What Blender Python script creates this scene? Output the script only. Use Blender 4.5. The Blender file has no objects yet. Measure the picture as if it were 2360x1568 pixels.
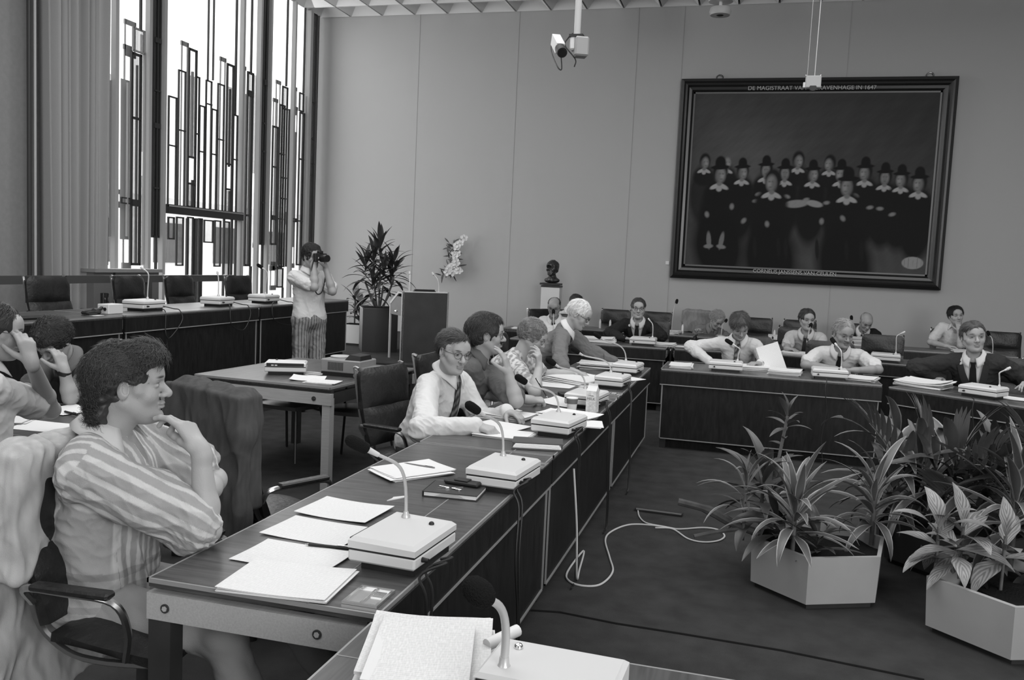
import bpy, math, random, time
import numpy as np
from mathutils import Vector, Matrix, Euler
T0 = time.time()
random.seed(7); np.random.seed(7)
PI = math.pi
SC = bpy.context.scene
COL = SC.collection
def R_(d): return math.radians(d)

# ------------------------------------------------------------------ camera
FPX = 2030.0; CX, CY = 1180.0, 784.0; CAMZ = 1.65
def _camrot():
    h1 = np.array([1740-CX, 630-CY, FPX]); h2 = np.array([740-CX, 630-45.5-CY, FPX])
    Y = h1/np.linalg.norm(h1)
    up = np.cross(h1, h2); up /= np.linalg.norm(up)
    if up[1] > 0: up = -up
    return np.array([np.cross(Y, up), Y, up])
RC = _camrot()
CPOS = np.array([0, 0, CAMZ])
def ray(px, py): return RC @ np.array([px-CX, py-CY, FPX])
def on_z(px, py, z): d = ray(px, py); return CPOS + (z-CAMZ)/d[2]*d
def on_y(px, py, y): d = ray(px, py); return CPOS + y/d[1]*d
def on_x(px, py, x): d = ray(px, py); return CPOS + x/d[0]*d
cam = bpy.data.cameras.new('camera'); cam.sensor_width = 36; cam.lens = FPX/2360*36
cam.clip_start = .05; cam.clip_end = 200
co = bpy.data.objects.new('camera', cam); COL.objects.link(co)
M = Matrix(((RC[0, 0], -RC[0, 1], -RC[0, 2], 0), (RC[1, 0], -RC[1, 1], -RC[1, 2], 0),
            (RC[2, 0], -RC[2, 1], -RC[2, 2], CAMZ), (0, 0, 0, 1)))
co.matrix_world = M
SC.camera = co
# ------------------------------------------------------------------ light and exposure
vs = SC.view_settings
vs.view_transform = 'Standard'; vs.look = 'None'; vs.gamma = 1; vs.exposure = 0.0
try: vs.use_curve_mapping = False
except Exception: pass
W = bpy.data.worlds.new('overcast_sky'); SC.world = W; W.use_nodes = True
bg = W.node_tree.nodes['Background']; bg.inputs[0].default_value = (.9, .9, .9, 1); bg.inputs[1].default_value = 2.4
def area(name, loc, sx, sy, power, rot=(0, 0, 0), spread=180):
    l = bpy.data.lights.new(name, 'AREA'); l.shape = 'RECTANGLE'; l.size = sx; l.size_y = sy; l.energy = power
    l.spread = R_(spread)
    o = bpy.data.objects.new(name, l); COL.objects.link(o); o.location = loc; o.rotation_euler = rot
    return o
area('ceiling_lamp_bank', (-3.2, 5.2, 5.55), 5.5, 6, 300)
area('ceiling_lamp_bank', (3, 6.5, 5.55), 5, 7, 250)
area('ceiling_lamp_bank', (-1, 0.2, 5.55), 5, 3.5, 60)
# fill lamps added behind the camera to brighten upright surfaces; no window there
area('rear_fill_light', (4.8, -3.6, 3.1), 5, 3.2, 560, (R_(84), 0, R_(28)))
area('rear_fill_light', (-3.4, -4.3, 3.2), 5, 3.2, 130, (R_(84), 0, R_(-14)))
area('window_daylight', (-7.5, 11.4, 3.2), 5.5, 5.4, 130, (0, R_(-90), 0))

# ------------------------------------------------------------------ materials
MATS = {}
def nt(name):
    m = bpy.data.materials.new(name); m.use_nodes = True
    return m, m.node_tree, m.node_tree.nodes['Principled BSDF']
def grey(name, v, rough=.6, spec=.5, metal=0, nz=0, nscale=30, bump=0, bscale=80, coord='Object', stretch=None, sheen=0):
    if name in MATS: return MATS[name]
    m, t, b = nt(name); N = t.nodes; L = t.links
    b.inputs['Base Color'].default_value = (v, v, v, 1); b.inputs['Roughness'].default_value = rough
    b.inputs['Metallic'].default_value = metal; b.inputs['Specular IOR Level'].default_value = spec
    if nz or bump:
        tc = N.new('ShaderNodeTexCoord'); src = tc.outputs[coord]
        if stretch:
            mp = N.new('ShaderNodeMapping'); mp.inputs['Scale'].default_value = stretch
            L.new(src, mp.inputs[0]); src = mp.outputs[0]
    if nz:
        n = N.new('ShaderNodeTexNoise'); n.inputs['Scale'].default_value = nscale; n.inputs['Detail'].default_value = 5
        L.new(src, n.inputs[0])
        r = N.new('ShaderNodeMapRange'); r.inputs[1].default_value = .3; r.inputs[2].default_value = .7
        r.inputs[3].default_value = v*(1-nz); r.inputs[4].default_value = v*(1+nz)
        L.new(n.outputs[0], r.inputs[0]); c = N.new('ShaderNodeCombineColor')
        for i in range(3): L.new(r.outputs[0], c.inputs[i])
        L.new(c.outputs[0], b.inputs['Base Color'])
    if bump:
        n2 = N.new('ShaderNodeTexNoise'); n2.inputs['Scale'].default_value = bscale; n2.inputs['Detail'].default_value = 3
        L.new(src, n2.inputs[0]); bp = N.new('ShaderNodeBump'); bp.inputs['Strength'].default_value = bump
        bp.inputs['Distance'].default_value = .01
        L.new(n2.outputs[0], bp.inputs['Height']); L.new(bp.outputs[0], b.inputs['Normal'])
    MATS[name] = m; return m
def attr_mat(name, rough=.6, spec=.4, bump=0, bscale=60, mul=1, fine=0):
    """colour comes from the mesh attribute Col (own colour of the thing)"""
    if name in MATS: return MATS[name]
    m, t, b = nt(name); N = t.nodes; L = t.links
    a = N.new('ShaderNodeAttribute'); a.attribute_name = 'Col'
    L.new(a.outputs['Color'], b.inputs['Base Color']); b.inputs['Roughness'].default_value = rough
    b.inputs['Specular IOR Level'].default_value = spec
    if bump:
        tc = N.new('ShaderNodeTexCoord')
        n2 = N.new('ShaderNodeTexNoise'); n2.inputs['Scale'].default_value = bscale; n2.inputs['Detail'].default_value = 3
        L.new(tc.outputs['Object'], n2.inputs[0]); bp = N.new('ShaderNodeBump'); bp.inputs['Strength'].default_value = bump
        bp.inputs['Distance'].default_value = .01
        L.new(n2.outputs[0], bp.inputs['Height']); L.new(bp.outputs[0], b.inputs['Normal'])
    MATS[name] = m; return m
def wood(name, v, rough=.35, contrast=.35, scale=(1, 14, 14), nscale=3.0, spec=.5):
    if name in MATS: return MATS[name]
    m, t, b = nt(name); N = t.nodes; L = t.links
    tc = N.new('ShaderNodeTexCoord'); mp = N.new('ShaderNodeMapping'); mp.inputs['Scale'].default_value = scale
    L.new(tc.outputs['Object'], mp.inputs[0])
    n = N.new('ShaderNodeTexNoise'); n.inputs['Scale'].default_value = nscale; n.inputs['Detail'].default_value = 8
    n.inputs['Distortion'].default_value = .6; L.new(mp.outputs[0], n.inputs[0])
    r = N.new('ShaderNodeMapRange'); r.inputs[1].default_value = .3; r.inputs[2].default_value = .7
    r.inputs[3].default_value = v*(1-contrast); r.inputs[4].default_value = v*(1+contrast)
    L.new(n.outputs[0], r.inputs[0]); c = N.new('ShaderNodeCombineColor')
    for i in range(3): L.new(r.outputs[0], c.inputs[i])
    L.new(c.outputs[0], b.inputs['Base Color']); b.inputs['Roughness'].default_value = rough
    b.inputs['Specular IOR Level'].default_value = spec
    MATS[name] = m; return m
def glass(name, v, gloss=.06):
    if name in MATS: return MATS[name]
    m, t, b = nt(name); N = t.nodes; L = t.links; N.remove(b)
    o = N['Material Output']; tr = N.new('ShaderNodeBsdfTransparent'); tr.inputs[0].default_value = (v, v, v, 1)
    g = N.new('ShaderNodeBsdfGlossy'); g.inputs['Roughness'].default_value = .05
    x = N.new('ShaderNodeMixShader'); x.inputs[0].default_value = gloss
    L.new(tr.outputs[0], x.inputs[1]); L.new(g.outputs[0], x.inputs[2]); L.new(x.outputs[0], o.inputs[0])
    MATS[name] = m; return m

# ------------------------------------------------------------------ mesh helpers
class MB:
    def __init__(s): s.v = []; s.f = []; s.uv = None
    def add(s, vs_, fs):
        n = len(s.v); s.v += [tuple(map(float, p)) for p in vs_]; s.f += [tuple(i+n for i in f) for f in fs]; return s
    def box(s, c, d, rz=0, bev=0, rot=None):
        x, y, z = d[0]/2, d[1]/2, d[2]/2
        m = rot if rot is not None else Matrix.Rotation(rz, 3, 'Z')
        c = Vector(c)
        if bev <= 0:
            P = [(-x, -y, -z), (x, -y, -z), (x, y, -z), (-x, y, -z), (-x, -y, z), (x, -y, z), (x, y, z), (-x, y, z)]
            F = [(0, 3, 2, 1), (4, 5, 6, 7), (0, 1, 5, 4), (1, 2, 6, 5), (2, 3, 7, 6), (3, 0, 4, 7)]
        else:
            b = bev; P = []; F = []
            for (zz, i) in ((-z, b), (-z+b, 0), (z-b, 0), (z, b)):
                P += [(-x+i+(b if not i else 0), -y+i, zz), (x-i-(b if not i else 0), -y+i, zz), (x-i, -y+i+(b if not i else 0), zz), (x-i, y-i-(b if not i else 0), zz),
                      (x-i-(b if not i else 0), y-i, zz), (-x+i+(b if not i else 0), y-i, zz), (-x+i, y-i-(b if not i else 0), zz), (-x+i, -y+i+(b if not i else 0), zz)]
            for k in range(3):
                for j in range(8):
                    a = k*8+j; c2 = k*8+(j+1) % 8
                    F.append((a, c2, c2+8, a+8))
            F.append(tuple(range(7, -1, -1))); F.append(tuple(range(24, 32)))
        return s.add([c + m @ Vector(p) for p in P], F)
    def b2(s, x0, x1, y0, y1, z0, z1, bev=0): return s.box(((x0+x1)/2, (y0+y1)/2, (z0+z1)/2), (abs(x1-x0), abs(y1-y0), abs(z1-z0)), bev=bev)
    def cyl(s, a, b, r, r2=None, n=12, cap=True):
        a = Vector(a); b = Vector(b); r2 = r if r2 is None else r2
        d = (b-a).normalized(); u = d.orthogonal().normalized(); w = d.cross(u)
        P = []
        for (c, rr) in ((a, r), (b, r2)):
            for i in range(n):
                t = 2*PI*i/n; P.append(c + (u*math.cos(t)+w*math.sin(t))*rr)
        F = [(i, (i+1) % n, n+(i+1) % n, n+i) for i in range(n)]
        if cap: F += [tuple(range(n-1, -1, -1)), tuple(range(n, 2*n))]
        return s.add(P, F)
    def tube(s, pts, r, n=8, cap=True, rs=None):
        pts = [Vector(p) for p in pts]; P = []; F = []; u = None
        for i, p in enumerate(pts):
            d = (pts[min(i+1, len(pts)-1)] - pts[max(i-1, 0)])
            d = d.normalized() if d.length > 1e-9 else Vector((0, 0, 1))
            if u is None: u = d.orthogonal().normalized()
            u = (u - d*u.dot(d)); u = u.normalized() if u.length > 1e-6 else d.orthogonal().normalized()
            w = d.cross(u); rr = rs[i] if rs else r
            for k in range(n):
                t = 2*PI*k/n; P.append(p + (u*math.cos(t)+w*math.sin(t))*rr)
        for i in range(len(pts)-1):
            for k in range(n): F.append((i*n+k, i*n+(k+1) % n, (i+1)*n+(k+1) % n, (i+1)*n+k))
        if cap: F += [tuple(range(n-1, -1, -1)), tuple(range((len(pts)-1)*n, len(pts)*n))]
        return s.add(P, F)
    def lathe(s, prof, c=(0, 0, 0), n=16, axis=None):
        P = []; F = []; c = Vector(c)
        for (r, z) in prof:
            for k in range(n):
                t = 2*PI*k/n; p = Vector((r*math.cos(t), r*math.sin(t), z))
                P.append(c + (axis @ p if axis is not None else p))
        for i in range(len(prof)-1):
            for k in range(n): F.append((i*n+k, i*n+(k+1) % n, (i+1)*n+(k+1) % n, (i+1)*n+k))
        F += [tuple(range(n-1, -1, -1)), tuple(range((len(prof)-1)*n, len(prof)*n))]
        return s.add(P, F)
    def prism(s, poly, z0, z1, fn=None):
        n = len(poly); P = [(p[0], p[1], z0) for p in poly]+[(p[0], p[1], z1) for p in poly]
        if fn: P = [fn(Vector(p)) for p in P]
        F = [tuple(range(n-1, -1, -1)), tuple(range(n, 2*n))] + [(i, (i+1) % n, n+(i+1) % n, n+i) for i in range(n)]
        return s.add(P, F)
    def grid(s, nu, nv, fn):
        P = [fn(i/(nu-1), j/(nv-1)) for j in range(nv) for i in range(nu)]
        F = [(j*nu+i, j*nu+i+1, (j+1)*nu+i+1, (j+1)*nu+i) for j in range(nv-1) for i in range(nu-1)]
        return s.add(P, F)
    def build(s, name, mat, parent=None, smooth=False, loc=None, rot=None, ang=40):
        me = bpy.data.meshes.new(name); me.from_pydata(s.v, [], s.f); me.update()
        if mat: me.materials.append(mat)
        if smooth:
            me.shade_smooth()
            try: me.set_sharp_from_angle(angle=R_(ang))
            except Exception: pass
        o = bpy.data.objects.new(name, me); COL.objects.link(o)
        if parent: o.parent = parent
        if loc is not None: o.location = loc
        if rot is not None: o.rotation_euler = rot
        return o
def tag(o, label=None, cat=None, group=None, kind=None):
    if label: o['label'] = label
    if cat: o['category'] = cat
    if group: o['group'] = group
    if kind: o['kind'] = kind
    return o
def empty(name, loc=(0, 0, 0), rz=0, label=None, cat=None, group=None, kind=None):
    o = bpy.data.objects.new(name, None); COL.objects.link(o); o.location = loc; o.rotation_euler = (0, 0, rz)
    o.empty_display_size = .1
    return tag(o, label, cat, group, kind)
def dup(o, loc=None, rz=None, label=None, group=None, parent=None):
    c = o.copy(); COL.objects.link(c)
    if parent: c.parent = parent
    if loc is not None: c.location = loc
    if rz is not None: c.rotation_euler = (0, 0, rz)
    if label: c['label'] = label
    if group: c['group'] = group
    for ch in list(o.children): dup(ch, parent=c)
    return c
def struct(o): o['kind'] = 'structure'; return o
def bez(p0, p1, p2, p3, n=10):
    p0, p1, p2, p3 = map(Vector, (p0, p1, p2, p3)); out = []
    for i in range(n+1):
        t = i/n; out.append(p0*(1-t)**3+p1*3*t*(1-t)**2+p2*3*t*t*(1-t)+p3*t**3)
    return out
def cat_path(pts, n=8):
    """Catmull-Rom through pts"""
    P = [Vector(p) for p in pts]; P = [P[0]*2-P[1]]+P+[P[-1]*2-P[-2]]; out = []
    for i in range(1, len(P)-2):
        for k in range(n):
            t = k/n; a, b, c, d = P[i-1], P[i], P[i+1], P[i+2]
            out.append(.5*((2*b)+(c-a)*t+(2*a-5*b+4*c-d)*t*t+(3*b-a-3*c+d)*t**3))
    out.append(P[-2]); return out
def text_mesh(name, s, size, mat, M4, parent=None, extrude=.0006, align='CENTER'):
    cu = bpy.data.curves.new(name, 'FONT'); cu.body = s; cu.size = size; cu.extrude = extrude; cu.align_x = align
    cu.align_y = 'CENTER'
    o = bpy.data.objects.new(name, cu); COL.objects.link(o)
    dg = bpy.context.evaluated_depsgraph_get(); me = bpy.data.meshes.new_from_object(o.evaluated_get(dg))
    bpy.data.objects.remove(o); me.materials.append(mat)
    r = bpy.data.objects.new(name, me); COL.objects.link(r); r.matrix_world = M4
    if parent: r.parent = parent
    return r

# ------------------------------------------------------------------ shared materials
m_wall = grey('wall_fabric', .40, .9, .2, nz=.06, nscale=260, bump=.25, bscale=400)
m_walll = grey('plaster_grey', .25, .85, .2, nz=.05, nscale=20)
m_floor = grey('dark_carpet', .055, .95, .15, nz=.2, nscale=7, bump=.8, bscale=500)
m_seam = grey('carpet_seam', .012, .95, .1)
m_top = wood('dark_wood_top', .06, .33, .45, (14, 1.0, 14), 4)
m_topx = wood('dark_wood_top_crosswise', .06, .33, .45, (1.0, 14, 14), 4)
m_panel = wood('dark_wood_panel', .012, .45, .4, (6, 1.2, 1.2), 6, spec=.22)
m_edge = grey('pale_edging_strip', .25, .35, .5)
m_rail = wood('brushed_rail', .36, .36, .10, (2, 40, 40), 4)
m_leg = grey('dark_lacquered_steel', .03, .4, .5, nz=.2, nscale=8)
m_chrome = grey('polished_chrome', .75, .13, .5, 1)
m_alu = grey('satin_aluminium', .5, .3, .5, 1)
m_leather = grey('black_leather', .014, .42, .5, nz=.3, nscale=14, bump=.35, bscale=40)
m_mic = grey('off_white_plastic', .56, .45, .5)
m_black = grey('black_plastic', .012, .5, .4)
m_foam = grey('black_foam', .012, .95, .1, bump=.9, bscale=300)
m_neck = grey('pale_gooseneck', .5, .35, .5, .3)
m_paper = grey('white_paper', .66, .8, .2)
m_white = grey('white_lacquer', .62, .4, .5)
m_pot = grey('grey_planter_enamel', .33, .45, .5, nz=.05, nscale=5)
m_cable = grey('black_cable', .012, .5, .4)
m_wcable = grey('white_cable', .5, .5, .4)
m_soil = grey('potting_soil', .015, .95, .1, bump=1, bscale=90)

# ------------------------------------------------------------------ room
X0, X1, Y0, Y1, ZC = -7.72, 7.2, -4.6, 14.5, 5.8
struct(MB().b2(X0-.3, X1+.2, Y0-.2, Y1+.2, -.15, 0).build('floor', m_floor))
struct(MB().b2(X0-.3, X1+.2, Y0-.2, Y1+.4, ZC+.32, ZC+.5).build('ceiling', grey('ceiling_void', .05, .9)))
wb = struct(MB().b2(X0-.3, X1+.2, Y1, Y1+.2, 0, ZC+.4).build('wall_back', m_wall))
struct(MB().b2(X1, X1+.2, Y0, Y1, 0, ZC+.4).build('wall_right', m_walll))
struct(MB().b2(X0-.3, X1+.2, Y0-.2, Y0, 0, ZC+.4).build('wall_near', m_walll))
struct(MB().b2(X0-.25, X0, Y0, 8.45, 0, ZC+.4).build('wall_left', m_walll))
# fabric joints of the back wall
for i, (px, py) in enumerate(((1440, 620), (1538, 700), (1185, 330), (1960, 60), (960, 300))):
    x = on_y(px, py, Y1)[0]
    MB().b2(x-.004, x+.004, Y1-.004, Y1+.01, 0, ZC).build('fabric_seam', grey('fabric_seam_shade', .33, .9), wb)
# seams of the carpet
MB().tube([on_z(*p, .002) for p in ((1180, 1405), (1290, 1412), (1420, 1438), (1560, 1460), (1800, 1500), (2130, 1568))], .006, 5).build('seam', m_seam, bpy.data.objects['floor'])
# platform
struct(MB().b2(X0, -4.78, 1.2, 10.35, 0.0, .34).b2(X0, -3.45, 10.0, Y1, 0, .339).build('trim_1', m_floor))
# coffered ceiling, 0.6 m grid, inverted white pyramids between dark slots
m_cof = grey('coffer_white', .62, .6, .4)
cm = MB()
h = .285; d_ = .16
cm.add([(-h, -h, 0), (h, -h, 0), (h, h, 0), (-h, h, 0), (0, 0, .26)],
       [(0, 4, 1), (1, 4, 2), (2, 4, 3), (3, 4, 0)])
cm.add([(-h, -h, 0), (h, -h, 0), (h, h, 0), (-h, h, 0), (-h, -h, .03), (h, -h, .03), (h, h, .03), (-h, h, .03)],
       [(0, 1, 5, 4), (1, 2, 6, 5), (2, 3, 7, 6), (3, 0, 4, 7)])
c0 = None
cel = bpy.data.objects['ceiling']
for j in range(4):
    for i in range(25):
        p = (X0+.305+.6*i, Y1-.30-.6*j, ZC)
        if c0 is None: c0 = cm.build('coffer', m_cof, cel, loc=p)
        else: dup(c0, p, parent=cel)
# the rest of the ceiling (out of view) as one plane of the same white
MB().b2(X0, X1, Y0, Y1-2.42, ZC+.0, ZC+.05).build('ceiling_panel_field', m_cof, cel)['kind'] = 'stuff'
# ------------------------------------------------------------------ window wall (left), built from bay to bay
WX = -7.70
m_fin = grey('window_fin_paint', .40, .6, .3)
m_dark = grey('dark_window_bar', .03, .5, .4)
m_midb = grey('grey_window_bar', .30, .6, .3)
g_clear = glass('clear_pane', .96); g_grey = glass('tinted_pane', .62); g_lite = glass('light_tinted_pane', .86)
def wy(px, py=300, X=WX): return on_x(px, py, X)[1]
fin_px = [(255, 274), (333, 350), (367, 384), (549, 561), (589, 602), (612, 623), (668, 678), (703, 717)]
fins = []
for k, (a, b) in enumerate(fin_px):
    d = .07; y0 = wy(a); y1 = max(wy(b, 300, WX+d), y0+.05)
    fins.append((y0, y1)); struct(MB().b2(WX, WX+d, y0, y1, 0, ZC).build('trim_%d' % (k+2), m_fin))
yA = wy(196)
bays = [(8.45, fins[0][0]), (fins[0][1], fins[1][0]), (fins[1][1], fins[2][0]), (fins[2][1], fins[3][0]), (fins[3][1], fins[4][0]),
        (fins[4][1], fins[5][0]), (fins[5][1], fins[6][0]), (fins[6][1], fins[7][0]), (fins[7][1], Y1)]
WIN = []
for k, (a, b) in enumerate(bays):
    w = empty('window_%d' % (k+1), (WX, (a+b)/2, 0)); w['kind'] = 'structure'; WIN.append((a, b, w))
    m = MB().b2(-.14, -.05, a-(a+b)/2-.02, b-(a+b)/2+.02, 0, .12)
    m.build('sill', m_fin, w)
    MB().b2(-.105, -.1, a-(a+b)/2, b-(a+b)/2, .12, ZC).build('pane', g_clear, w)
def bay_of(y):
    for (a, b, w) in WIN:
        if a-.12 <= y <= b+.12: return w
    return min(WIN, key=lambda q: abs((q[0]+q[1])/2-y))[2]
def frame(x0, x1, py0, py1, bars=(), fill=None, bw=.032, mat=None, off=0, dep=.022, thick=(), outer=True):
    """leaded frame between two image columns read off on the window plane"""
    bw *= .72; X = WX+.02+off; pm = (max(py0, 0)+py1)/2; ya, yb = on_x(x0, pm, X)[1], on_x(x1, pm, X)[1]
    z1 = min(on_x((x0+x1)/2, py0, X)[2], ZC-.005); z0 = max(on_x((x0+x1)/2, py1, X)[2], .1); yc = (ya+yb)/2
    w = bay_of(yc); oy = w.location.y; m = MB(); xx = X-WX; mat = mat or m_dark
    ya -= oy; yb -= oy
    m.b2(xx, xx+dep, ya-bw/2, ya+bw/2, z0, z1).b2(xx, xx+dep, yb-bw/2, yb+bw/2, z0, z1)
    m.b2(xx, xx+dep, ya, yb, z1-bw, z1).b2(xx, xx+dep, ya, yb, z0, z0+bw)
    for b in bars:
        z = on_x((x0+x1)/2, b, X)[2]; hb = bw*(2.6 if b in thick else .8)/2
        m.b2(xx-.004, xx+dep+.012, ya, yb, z-hb, z+hb)
    f = m.build('window_frame', mat, w)
    if fill: MB().b2(xx+.01, xx+.014, ya, yb, z0, z1).build('pane', fill, w)
    if not outer: return
    # the outer leaf of the double glazing
    m = MB(); s = -.13
    m.b2(xx+s, xx+s+.02, ya+bw*.5, ya+bw*.9, z0+.03, z1+.1).b2(xx+s, xx+s+.02, yb-bw*.9, yb-bw*.5, z0+.03, z1+.1)
    m.b2(xx+s, xx+s+.02, ya, yb, z1+.04, z1+.1).b2(xx+s, xx+s+.02, ya, yb, z0-.05, z0+.03)
    m.build('outer_frame', m_midb, w)
def bar(px, py0, py1, bw=.03, mat=None, off=0):
    bw *= .8
    X = WX+.02+off; y = on_x(px, (max(py0, 0)+py1)/2, X)[1]; w = bay_of(y)
    z1 = min(on_x(px, py0, X)[2], ZC-.005) if py0 > -50 else ZC-.005; z0 = max(on_x(px, py1, X)[2], .1)
    MB().b2(X-WX, X-WX+.03, y-w.location.y-bw/2, y-w.location.y+bw/2, z0, z1).build('glazing_bar', mat or m_dark, w)
def tint(x0, x1, py0, py1, mat, off=-.06):
    X = WX+off; pm = (py0+py1)/2; ya, yb = on_x(x0, pm, X)[1], on_x(x1, pm, X)[1]; w = bay_of((ya+yb)/2)
    z1 = min(on_x((x0+x1)/2, py0, X)[2], ZC-.01); z0 = max(on_x((x0+x1)/2, py1, X)[2], .12)
    MB().b2(off, off+.004, ya-w.location.y, yb-w.location.y, z0, z1).build('tinted_pane', mat, w)
# bay 1
tint(200, 217, 23, 324, m_fin); tint(204, 220, 385, 470, g_grey); bar(206, 23, 325, .02, m_midb); bar(219, 92, 610, .015, m_midb)
frame(224, 245, 93, 611, (253, 457), g_lite, .05, thick=(457,)); tint(228, 243, 175, 548, g_grey); bar(238, 175, 545, .02, m_midb, -.05)
bar(245, -99, 93, .035); tint(247, 256, 170, 545, g_grey); bar(252, 185, 545, .012, m_midb)
# bay 2
tint(277, 297, 183, 552, m_fin); bar(291, 190, 545, .02, m_midb); frame(278, 297, 455, 470, (), None, .02)
frame(301, 321, 122, 612, (273, 468), g_grey, .045, thick=(468,)); frame(305, 331, 66, 122, (), g_grey, .03, m_midb); bar(322, -99, 70, .03)
bar(312, 150, 610, .018, m_midb, -.05); tint(322, 332, 80, 350, g_grey); tint(322, 331, 405, 612, g_grey); bar(329, 120, 610, .02, m_midb, -.04)
# slot bay 3
MB().b2(-.04, -.03, bays[2][0]-WIN[2][2].location.y, bays[2][1]-WIN[2][2].location.y, on_x(359, 548, WX)[2], ZC).build('spandrel', m_fin, WIN[2][2])
MB().b2(-.04, -.03, bays[5][0]-WIN[5][2].location.y, bays[5][1]-WIN[5][2].location.y, on_x(607, 565, WX)[2], ZC).build('spandrel', m_fin, WIN[5][2])
frame(352, 366, -60, 548, (93, 210, 290, 434), g_grey, .035, thick=(93, 290)); bar(359, -99, 640, .03)
# door bay 4: transom, leaded lights above it, glazed door leaves below
w4 = WIN[3][2]; a4, b4 = bays[3]
zt = on_x(460, 490, WX)[2]
MB().b2(.0, .12, a4-w4.location.y, b4-w4.location.y, zt-.06, zt+.06).build('transom', m_dark, w4)
MB().b2(.1, .13, a4-w4.location.y, b4-w4.location.y, zt+.03, zt+.05).build('transom_lip', m_midb, w4)
for a in ((386, 404, 222, 475, (336,), g_lite), (409, 424, 162, 478, (301,), None), (432, 449, 112, 480, (363, 424), g_lite), (449, 456, 176, 482, (309,), None),
          (457, 469, 243, 484, (350,), g_lite), (472, 484, 185, 486, (240,), None), (485, 497, 251, 488, (356,), g_lite), (499, 513, 193, 489, (322,), g_lite),
          (520, 534, 147, 492, (379, 437), g_lite), (535, 544, 264, 494, (368,), g_lite)):
    frame(a[0], a[1], a[2], a[3], a[4], a[5], .026 if a[0] not in (432, 520) else .042, outer=a[0] in (432, 520))
bar(440, 165, 363, .03, m_midb, -.06); bar(441, 415, 480, .03); bar(527, 205, 385, .02); bar(527, 440, 492, .03)
bar(478, -99, 186, .012); bar(490, -99, 186, .012); bar(542, -99, 265, .03)
tint(434, 448, 175, 362, g_grey); tint(434, 448, 425, 480, g_grey); tint(522, 533, 200, 380, g_grey); tint(522, 533, 440, 492, g_grey)
for a in ((386, 399, 500, 552, (), g_lite), (405, 420, 500, 613, (), g_lite), (469, 489, 507, 560, (), g_lite), (493, 506, 508, 615, (), g_lite),
          (513, 526, 510, 655, (), g_grey), (430, 442, 500, 690, (), g_lite)):
    frame(a[0], a[1], a[2], a[3], a[4], a[5], .026, outer=False)
for px, bw in ((428, .05), (444, .03), (449, .02), (458, .10), (512, .03), (530, .035), (539, .03)): bar(px, 503, 800, bw)
# bays 5-9
frame(566, 578, 165, 614, (215, 497), g_grey, .045, thick=(215,)); bar(578, -99, 168, .03); bar(572, 215, 610, .03, m_midb, -.05)
tint(579, 588, 172, 400, g_grey); tint(579, 588, 445, 615, g_lite); bar(559, 215, 700, .012, m_midb)
bar(574, 614, 760, .05)
frame(604, 611, -60, 565, (190, 285, 350, 468), g_grey, .045, thick=(190,)); bar(606, -99, 800, .04)
frame(625, 636, 290, 565, (385, 502), g_lite, .04, thick=(502,)); frame(640, 651, 240, 618, (355, 505), g_grey, .035); frame(646, 657, 198, 616, (250, 410, 458), g_grey, .035)
frame(637, 650, 618, 663, (), g_grey, .03); bar(648, 663, 800, .03); bar(660, -99, 200, .03); bar(661, 250, 615, .02)
tint(672, 681, 303, 570, m_fin); frame(672, 681, 503, 512, (), None, .03); frame(686, 696, 258, 612, (367, 510), g_grey, .035)
frame(689, 698, 214, 258, (), g_grey, .03); bar(700, -99, 216, .03); bar(699, 220, 612, .02, m_midb); bar(692, 260, 800, .03, m_midb, -.05)
bar(718, -99, 800, .03); bar(724, -99, 800, .02); frame(716, 723, -60, 600, (236, 320, 378, 405), g_grey, .03)
# outdoors: sunny paving, a far mottled facade
struct(MB().b2(-60, X0-.3, -20, 60, -.3, -.12).build('trim_11', grey('outdoor_paving', .7, .9)))
fac = MB(); fac.b2(-24, -23, 8, 60, -.12, 3.6)
fo = fac.build('building', grey('mottled_facade', .86, .9, nz=.14, nscale=1.6))
tag(fo, 'pale mottled low building across the court, seen blurred through the glazed door bay', 'building')
for k in range(9):
    MB().b2(-23.0, -22.9, 10+k*4, 11.8+k*4, 1.0, 2.6).build('window', g_grey, fo)
# low grey cabinet at the window, rail behind the chairs
cb = empty('low_cabinet', (-7.2, 9.6, 0), 0, 'low grey cabinet with a pale top ledge under the windows behind the raised desk', 'cabinet')
ya, yb = on_x(216, 650, -7.3)[1], on_x(366, 640, -7.3)[1]; zt_ = on_x(290, 628, -7.3)[2]
MB().b2(-.25, -.1, ya-9.6, yb-9.6, .34, zt_).build('body', grey('cabinet_grey', .16, .6), cb)
MB().b2(-.27, -.06, ya-9.62, yb-9.58, zt_, zt_+.04).build('ledge', grey('cabinet_ledge', .24, .6), cb)
MB().b2(-.1, -.085, ya-9.6+.32, ya-9.6+.34, .4, zt_).build('door_joint', m_dark, cb)
rl = MB().b2(-6.75, -6.70, 5.2, 10.4, 1.23, 1.31); 
for y in (5.3, 7.0, 8.7, 10.3): rl.b2(-6.75, -6.70, y-.03, y+.03, .34, 1.23)
tag(rl.build('guard_rail', grey('rail_grey', .06, .5)), 'low dark rail running behind the black chairs of the raised desk', 'rail')
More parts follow.
